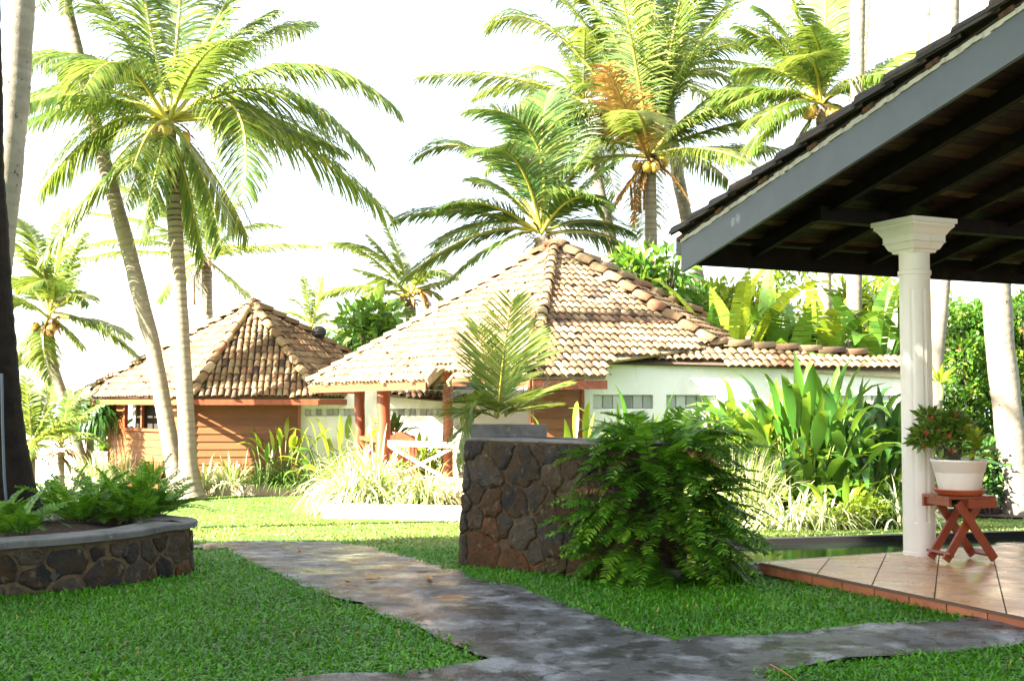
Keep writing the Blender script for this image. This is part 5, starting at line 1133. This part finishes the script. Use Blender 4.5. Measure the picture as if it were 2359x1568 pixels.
palm('lime palm with drooping fronds between the two tiled roofs', [q] + tr_([(950, 800), (944, 690)], 33.0), (.18, .16), True, [(815, 640, 742, 682, .2), (840, 665, 768, 740, -.3), (880, 560, 790, 560, .3), (850, 560, 770, 562, .8), (900, 590, 850, 545, .2), (960, 610, 1000, 595, .3), (900, 640, 820, 620, -1.0), (985, 660, 1050, 640, .3), (930, 600, 880, 500, .4), (970, 620, 1030, 540, .6), (860, 610, 860, 700, -1.0), (1000, 650, 1040, 720, .2)], 3, 2.6, .7, .06, 52, 'palm_lime', seed=37, dead=[(985, 640, 990, 730, -.5, .5)], nuts=0)
q = gd(722, 46.0)
palm('small pale palm far away over the right slope of the hut roof', [q] + tr_([(720, 850), (718, 765)], 46.0), (.16, .14), True, [(690, 710, 640, 720, .3), (730, 690, 740, 640, .3), (700, 690, 670, 690, .2), (760, 720, 790, 760, .3), (710, 680, 700, 640, .3)], 4, 2.2, .6, .06, 36, 'palm', seed=39, fibre=False)
# young palms and pandanus at the far left
for k, (u, v, d, fr, lab) in enumerate(((72, 1092, 26.5, [(70, 960, 60, 870, .2), (95, 960, 130, 920, .3), (60, 980, 20, 930, .3), (110, 990, 152, 985, -.3), (75, 990, 62, 1060, -.6), (100, 960, 112, 890, .5), (130, 960, 200, 960, .2), (50, 940, 30, 880, .5)], 'young lime palm behind the dark trunk at the left'), (140, 1095, 28.5, [(150, 960, 160, 900, .2), (180, 950, 235, 930, .3), (130, 960, 100, 930, .3), (170, 990, 215, 1000, -.4), (125, 990, 95, 1010, -.3), (160, 940, 195, 895, .6)], 'young bright palm left of the drooping pandanus'))):
    q = gd(u, d)
    palm(lab, [q, at(u + 2, 1040, d)], (.10, .08), True, fr, 4, 1.3, .42, .035, 40, 'palm_lime' if k == 0 else 'palm', seed=70 + k, rach=.025, elr=(10, 75), group=None)
q = gd(205, 30.4)
t = thing('pandanus', 'dark pandanus with drooping strap leaves beside the hut corner', 'pandanus', q)
mb = MB(); top = at(212, 945, 30.4); mb.tube([q, at(207, 1020, 30.4), top], (.11, .09, .08), 9, .2); mb.tube([at(207, 1020, 30.4), at(232, 960, 30.2)], (.07, .05), 8, .2); mb.build('trunk', M['bark'], t)
mb = MB(); n = 230; a = rng.random(n) * 2 * PI; e = rng.random(n) * 1.6 - .2; cs = np.array([top, at(235, 960, 30.2), at(190, 960, 30.3)])[rng.integers(0, 3, n)]
leaflets(mb, cs + (rng.random((n, 3)) - .5) * .15, np.stack((np.cos(a) * np.cos(e), np.sin(a) * np.cos(e), np.sin(e)), 1), .75 + .5 * rng.random(n), np.full(n, .06), 1.3, 5, np.stack((-np.sin(a), np.cos(a), 0 * a), 1), rng.random(n) * .8)
mb.build('foliage', M['broad_dark'], t)

# ------------------------------------------------------------------ the bed in front of the hut
for k, (u, v, n, L, W, m_, lab) in enumerate(((235, 1112, 150, .75, .03, 'varieg', 'pale grassy clump at the left corner of the hut'), (285, 1116, 130, .7, .03, 'varieg', 'pale grassy clump under the hut window'), (360, 1118, 130, .65, .028, 'strap', 'dark grassy clump left of the two crossing palm trunks'), (470, 1120, 110, .7, .032, 'varieg', 'variegated clump right beside the ringed palm trunk base'), (540, 1121, 110, .75, .035, 'varieg', 'broad pale clump in the middle of the hut front bed'), (600, 1120, 150, .6, .022, 'strap', 'dark mondo grass clump under the hut front wall'), (655, 1120, 160, .6, .022, 'strap', 'dark mondo grass clump left of the hut front wall end'), (705, 1118, 130, .6, .024, 'strap', 'dark grass clump below the white annexe wall'), (755, 1120, 120, .65, .03, 'varieg', 'pale clump at the right end of the hut front bed'), (200, 1108, 100, .6, .03, 'varieg', 'small pale clump beside the boundary wall'), (430, 1116, 70, .6, .03, 'strap', 'green clump behind the ringed palm trunk base'))):
    q = gd(u, 27.15 if u > 440 else 27.0 + (440 - u) / 184 * 2.7) + UP * .2
    strap_plant('grass_clump', lab, 'grass clump', q, int(n * 1.3), L * 1.1, W, m_, 'grassy clumps in the hut front bed', 100 + k, .34, .6)
q = gd(655, 27.2) + UP * .2
broad_plant('ginger_plant', 'tall thin ginger plant in front of the boarded hut wall', 'ginger plant', q, 16, .55, .55, .13, 'broad_lime', 'ginger plants by the hut', 4, .35, (45, 85), .7, pseudo=(.45, .03))
q = gd(612, 27.1) + UP * .2
broad_plant('ginger_plant', 'small ginger sprig left of the tall ginger plant at the hut', 'ginger plant', q, 7, .75, .5, .11, 'broad', 'ginger plants by the hut', 5, .12, (60, 88), .8)
for k, (u, d, n, st, L, W, lf, lab) in enumerate(((790, 26.9, 30, .9, .8, .15, 'broad_lime', 'large ginger clump between the hut and the red pavilion posts'), (842, 27.3, 18, .8, .75, .15, 'broad', 'ginger clump between the two left pavilion posts'), (960, 27.2, 20, .7, .8, .15, 'broad_lime', 'arching ginger clump behind the carved chair'), (1010, 27.4, 12, .6, .7, .16, 'broad', 'broad-leaved clump left of the dark pavilion post'), (735, 27.0, 12, .5, .6, .12, 'broad', 'low ginger clump at the foot of the white annexe wall'))):
    q = gd(u, d) + UP * .1
    broad_plant('ginger_plant', lab, 'ginger plant', q, n, st, L, W, lf, 'ginger plants by the annexe wall', 200 + k, .5, (35, 85), .95)
for k, (u, d, r_, lab) in enumerate(((800, 26.2, .5, 'yellowish shrub under the large ginger clump'), (985, 26.8, .6, 'yellowish shrub behind the white crossed railing'), (1000, 25.9, .45, 'low yellow shrub at the foot of the dark pavilion post'))):
    q = gd(u, d); cl = [(q + V((rng.random() - .5) * r_ * 1.6, (rng.random() - .5) * r_, r_ * (.6 + .9 * rng.random())), (r_ * .6, r_ * .6, r_ * .5)) for _ in range(6)]
    bush('shrub', lab, 'shrub', q, cl, 'broad_lime', 170, .12, 'yellowish shrubs by the pavilion', 220 + k)
# clumps in the pavilion bed
for k, (u, d, n, L, lab) in enumerate(((820, 22.3, 260, .95, 'big white-striped spider plant at the left end of the pavilion bed'), (868, 22.5, 240, 1.2, 'tall white-striped spider plant under the front red post'), (935, 22.1, 170, .7, 'low white-striped spider plant in the middle of the pavilion bed'), (985, 22.0, 240, .95, 'white-striped spider plant spilling over the low pale wall'), (1035, 22.3, 120, .6, 'white-striped spider plant next to the white rail post'), (780, 22.9, 130, .65, 'small white-striped spider plant at the bed corner'))):
    q = gd(u, d) + UP * .2
    strap_plant('spider_plant', lab, 'spider plant', q, int(n * 1.3), L * (1.3 if u < 900 else .95), .036, 'varieg', 'spider plants in the pavilion bed', 130 + k, .3, .85)

# ------------------------------------------------------------------ bed along the white wall at the right
R_ = [(1690, 19.8, 34, .95, .75, .15, 'broad_lime', 1.0, 'pale-leaved heliconia clump left of the tall bright heliconia'), (1745, 19.4, 22, .7, .7, .15, 'broad_lime', .9, 'yellow-tinged heliconia just left of the tall bright heliconia'), (1850, 19.0, 30, 1.15, .95, .20, 'broad', .75, 'tallest bright green heliconia before the white wall'), (1880, 18.6, 16, .4, .7, .19, 'broad', .8, 'short heliconia at the feet of the tallest one'), (1965, 19.2, 26, 1.0, .85, .18, 'broad_dark', .8, 'dark green heliconia between the tallest one and the column'), (2040, 19.4, 26, .95, .8, .17, 'broad_dark', .8, 'dark green heliconia immediately left of the white column'), (2010, 18.4, 18, .45, .55, .13, 'broad', .9, 'low leafy plant in front of the dark heliconias'), (1470, 18.0, 10, .8, .75, .12, 'broad', .6, 'few upright leaves rising behind the fern bush'), (1530, 18.4, 9, .7, .6, .10, 'broad_lime', .7, 'thin lime leaves rising behind the top of the fern bush'), (1935, 17.6, 9, .25, .55, .09, 'broad_lime', .6, 'small yellow-green shoot in front of the dark heliconias')]
R_ += [(1620, 19.9, 22, .8, .75, .16, 'broad', 1.0, 'heliconia near the left end of the glass block band'), (1715, 20.3, 24, 1.0, .85, .17, 'broad', 1.0, 'heliconia close to the white wall behind the pale reeds'), (1795, 20.0, 26, 1.05, .85, .19, 'broad', 1.0, 'heliconia with broad arching leaves left of the tallest one'), (1910, 20.2, 26, 1.05, .85, .19, 'broad', .95, 'heliconia close to the white wall right of the tallest one'), (2000, 20.4, 24, 1.0, .8, .18, 'broad_dark', .95, 'deep green heliconia in the back row by the column'), (1825, 18.3, 18, .45, .6, .18, 'broad', 1.0, 'low broad leaves over the big white-striped clump')]
for k, (u, d, n, st, L, W, lf, sg, lab) in enumerate(R_):
    q = gd(u, d)
    broad_plant('heliconia', lab, 'heliconia', q, int(n * 2.1), st * (1.2 if st > .6 else 1), L * 1.25, W * 1.0, lf, 'heliconias along the white wall', 300 + k, .42, (40, 88) if st > .6 else (30, 85), sg * 1.25)
for k, (u, d, n, L, W, m_, sp, el, lab) in enumerate(((1690, 18.2, 260, 1.35, .028, 'varieg', .45, (60, 89), 'tall pale reeds right behind the fern bush'), (1640, 18.4, 200, 1.25, .028, 'varieg', .4, (60, 89), 'tall pale reeds partly hidden by the fern bush'), (1730, 18.0, 160, 1.15, .028, 'varieg', .3, (55, 88), 'pale reeds left of the big white-striped clump'), (1815, 17.3, 260, .75, .032, 'varieg', .35, (20, 85), 'big white-striped clump at the lawn edge'), (1895, 17.2, 220, .72, .032, 'varieg', .33, (20, 85), 'white-striped clump right of the biggest one'), (1770, 17.4, 150, .6, .03, 'varieg', .3, (20, 80), 'white-striped clump beside the fern bush edge'), (2045, 17.6, 220, .85, .03, 'strap', .3, (30, 86), 'green-striped clump beside the foot of the white column'), (2080, 17.3, 160, .8, .03, 'varieg', .25, (30, 85), 'arching striped clump touching the white column'))):
    strap_plant('striped_clump', lab, 'grass clump', gd(u, d), n, L, W, m_, 'striped clumps in the right bed', 330 + k, sp, .8 if el[0] < 50 else .45, el)
for k, (u, d, r_, lab) in enumerate(((1985, 17.2, .32, 'low yellow-green shrub between the striped clumps'), (1955, 17.0, .25, 'small yellow-green shrub at the lawn edge'), (1655, 17.4, .3, 'reddish low shrub peeping out beside the fern bush'))):
    q = gd(u, d); cl = [(q + V((rng.random() - .5) * r_ * 2, (rng.random() - .5) * r_, r_ * (.4 + .7 * rng.random())), (r_ * .6, r_ * .6, r_ * .5)) for _ in range(6)]
    bush('shrub', lab, 'shrub', q, cl, 'broad_lime', 170, .07, 'low shrubs in the right bed', 350 + k)
q = gd(1320, 15.5)
broad_plant('heliconia', 'long arching leaves behind the top of the stone pillar', 'heliconia', q, 14, 1.0, .75, .10, 'broad_lime', 'heliconias along the white wall', 361, .3, (55, 86), .9)
q = gd(1395, 14.5)
broad_plant('heliconia', 'bent yellow-green leaves between the stone pillar and the fern bush', 'heliconia', q, 8, .85, .6, .09, 'broad_lime', 'heliconias along the white wall', 362, .2, (55, 86), 1.1)

# ------------------------------------------------------------------ trees, bananas and hedges behind
for k, (u, d, h, n, L, lab) in enumerate(((1640, 24.6, 1.7, 9, 2.2, 'banana plant at the left end of the row behind the wall'), (1690, 24.2, 2.2, 10, 2.4, 'banana plant with a tall upright torn leaf behind the wall'), (1765, 24.8, 2.1, 10, 2.4, 'banana plant behind the middle of the tiled wall coping'), (1830, 24.4, 1.8, 10, 2.3, 'banana plant left of the straight white trunk'), (1905, 26.0, 2.2, 10, 2.4, 'banana plant hidden half behind the straight white trunk'), (2020, 24.6, 2.0, 10, 2.3, 'banana plant between the straight white trunk and the column'), (2075, 25.5, 2.3, 10, 2.3, 'banana plant directly left of the white column'), (2330, 25.2, 2.0, 9, 2.2, 'banana plant behind the stout spotted trunk'))):
    q = gd(u, d)
    broad_plant('banana_plant', lab, 'banana plant', q, n + 4, .5, L, .56, 'broad_lime' if k % 3 == 1 else 'broad', 'banana plants behind the white wall', 400 + k, .12, (20, 85), .85, .45, pseudo=(h + .35, .13), petiole=.04)
def crown_clumps(c, R3, n, r_, seed):
    g = np.random.default_rng(seed); out = []
    for _ in range(n):
        d_ = nrm(g.normal(size=3)) * g.random() ** .4; out.append((np.asarray(c) + d_ * np.asarray(R3), V(r_, r_, r_ * .8) * (.7 + .6 * g.random())))
    return out
for k, (u, v, d, R3, n, r_, lf, sz, nl, lab) in enumerate(((1500, 640, 27.0, (.75, .8, .85), 14, .42, 'broad', .30, 60, 'glossy broad-leaved tree right of the pavilion roof peak'), (1560, 700, 28.5, (.9, .8, .6), 12, .4, 'broad', .26, 60, 'leafy tree between the pavilion roof and the bananas'), (880, 765, 31.5, (1.1, .8, .6), 16, .42, 'broad', .32, 55, 'glossy broad-leaved tree behind the pavilion roof slope'), (800, 800, 33.0, (.8, .8, .5), 10, .4, 'broad_dark', .28, 60, 'dark shrub tree behind the hut roof edge'), (2010, 760, 31.0, (2.2, 1.2, 1.1), 26, .6, 'broad_lime', .24, 120, 'pale green tree mass right behind the straight white trunk'), (1780, 740, 32.0, (3.0, 1.2, 1.2), 34, .6, 'broad_lime', .24, 120, 'green tree mass behind the banana row'), (250, 1000, 33.0, (.6, .6, .9), 10, .4, 'broad', .2, 90, 'shrubby tree beyond the hut corner'))):
    q = gd(u, d); c = at(u, v, d)
    bush('broadleaf_tree', lab, 'tree', q, crown_clumps(c, R3, n, r_, 500 + k), lf, nl, sz, 'broad-leaved trees behind the buildings', 520 + k, trunk=.09, aspect=.40)
for k, (u0, u1, v0, v1, d, n, lf, fl, fm, lab) in enumerate(((2170, 2275, 720, 1120, 22.6, 50, 'broad', 8, 'flower', 'tall clipped hedge bush right behind the potted plant'), (2255, 2420, 700, 1130, 23.0, 60, 'broad', 16, 'flower_orange', 'flowering hedge with orange blossoms at the right edge'), (2150, 2260, 1000, 1150, 21.6, 16, 'broad_dark', 6, 'flower', 'dark low hedge behind the plant pot and stool'), (2220, 2330, 1000, 1150, 21.4, 16, 'broad_dark', 8, 'flower', 'dark hedge foot left of the stout spotted trunk'), (2330, 2460, 900, 1150, 22.0, 26, 'broad', 8, 'flower_orange', 'leafy flowering bush right of the stout spotted trunk'))):
    g = np.random.default_rng(600 + k); cl = []
    for _ in range(n):
        u = u0 + (u1 - u0) * g.random(); v = v0 + (v1 - v0) * g.random(); cl.append((at(u, v, d + g.random() * .8), V(.42, .4, .34) * (.6 + .6 * g.random())))
    bush('flowering_hedge', lab, 'hedge', gd((u0 + u1) / 2, d + .4), cl, lf, 190, .11, 'hedges at the right', 620 + k, fl, fm, trunk=.04, aspect=.5, fsize=.05)
q = at(2165, 860, 19.3)
broad_plant('bromeliad', 'small spiky bromeliad beside the column above the hedge', 'bromeliad', V(q[0], q[1], q[2] - .45), 16, .02, .42, .06, 'broad_lime', None, 640, .05, (15, 80), .5, pseudo=(.3, .05))
# roof of a farther building at the right, seen between trunk and hedge
ra1, rb1 = at(2120, 858, 21.8), at(2210, 858, 21.8)

# ------------------------------------------------------------------ bits on the path
for k, (u, v, s_, lab) in enumerate(((1040, 1389, .075, 'largest curled brown leaf lying on the slate path'), (990, 1345, .05, 'brown leaf on the path just beyond the largest one'), (975, 1328, .035, 'small brown leaf at the right side of the far path'), (690, 1279, .035, 'small dry leaf at the far left of the path'), (860, 1345, .05, 'tan leaf pressed flat in the middle of the path'), (800, 1352, .035, 'tan leaf at the left side of the path'))):
    p = gp(u, v) + UP * .034; a = k * 1.7; mb = MB(); h = V(math.cos(a), math.sin(a), 0); s2 = V(-h[1], h[0], 0)
    vs = []
    for j, w_ in enumerate((.05, .7, 1, .75, .08)):
        c = p + h * s_ * (j - 2) * .9 + UP * .012 * abs(j - 2) * (.3 + .5 * (k % 2)); vs += [c + s2 * w_ * s_ * .6 + UP * .016 * w_, c, c - s2 * w_ * s_ * .6 + UP * .012 * w_]
    fs = []
    for j in range(4): fs += [(3 * j, 3 * j + 1, 3 * j + 4, 3 * j + 3), (3 * j + 1, 3 * j + 2, 3 * j + 5, 3 * j + 4)]
    mb.quads(vs, fs, [rng.random() for _ in fs], 0, True); tag(mb.build('fallen_leaf', M['leaf_litter'], None, p), lab, 'leaf', 'fallen leaves on the path')
p = gp(486, 1268); mb = MB(); th = np.linspace(0, PI, 7); mb.lathe(p + UP * .04, [(max(.003, math.sin(x) * .09 * (1 + .15 * math.sin(3 * x))), -math.cos(x) * .05) for x in th], 9); tag(mb.build('edge_stone', M['kerbstone'], None, p), 'small tan stone at the left edge of the path', 'stone')
a_, b_ = gp(1775, 1545) + UP * .035, gp(1835, 1585) + UP * .035; mb = MB(); mb.tube([a_, (a_ + b_) / 2 + V(.01, .01, 0), b_], (.004, .0035, .002), 6); tag(mb.build('fallen_twig', M['leaf_litter'], None, a_), 'thin dry twig lying on the path at the lower right', 'twig')

# ------------------------------------------------------------------ big tree left of the picture whose crown keeps the near lawn in shade
sb = V(-13.5, -2.5, 0); cl = []
g = np.random.default_rng(77)
for i in range(78):
    x = -16.5 + 9.2 * g.random(); y = -4.0 + (8.2 if x > -10.2 else 10.6) * g.random()
    cl.append((V(x, y, 8.3 + 1.8 * g.random() - .02 * (x + 12) ** 2), V(1.25, 1.25, .75) * (.8 + .4 * g.random())))
for i in range(22): cl.append((V(-13.5 + 3.6 * g.random(), 1.5 + 5.0 * g.random(), 8.6 + g.random()), V(1.2, 1.2, .5)))
for i in range(14): cl.append((V(-7.6 + .5 * g.random(), -3 + 7.2 * i / 13, 8.3 + 1.0 * g.random()), V(.9, .9, .6)))
bush('shade_tree', 'big spreading broad-leaved tree out of frame at the left, shading the near lawn', 'tree', sb, cl, 'broad_dark', 420, .36, None, 700, trunk=.4, aspect=.55, updown=.2)

# unseen tree added behind the camera, its limb shaped to shade the veranda gable
sb2 = V(-3.2, -1.5, 0); cl = []; g = np.random.default_rng(78)
for i in range(26):
    t = i / 25; cl.append((V(-3.4 + 4.6 * t + .5 * (g.random() - .5), 8.3 - 4.6 * t + .7 * (g.random() - .5), 6.2 + .5 * g.random()), V(.75, .75, .4) * (.7 + .5 * g.random())))
bush('added_shade_tree', 'unseen leafy tree added behind the camera, its limb shading the veranda gable', 'tree', sb2, cl, 'broad_dark', 150, .26, None, 701, trunk=.2, aspect=.55, updown=.2)
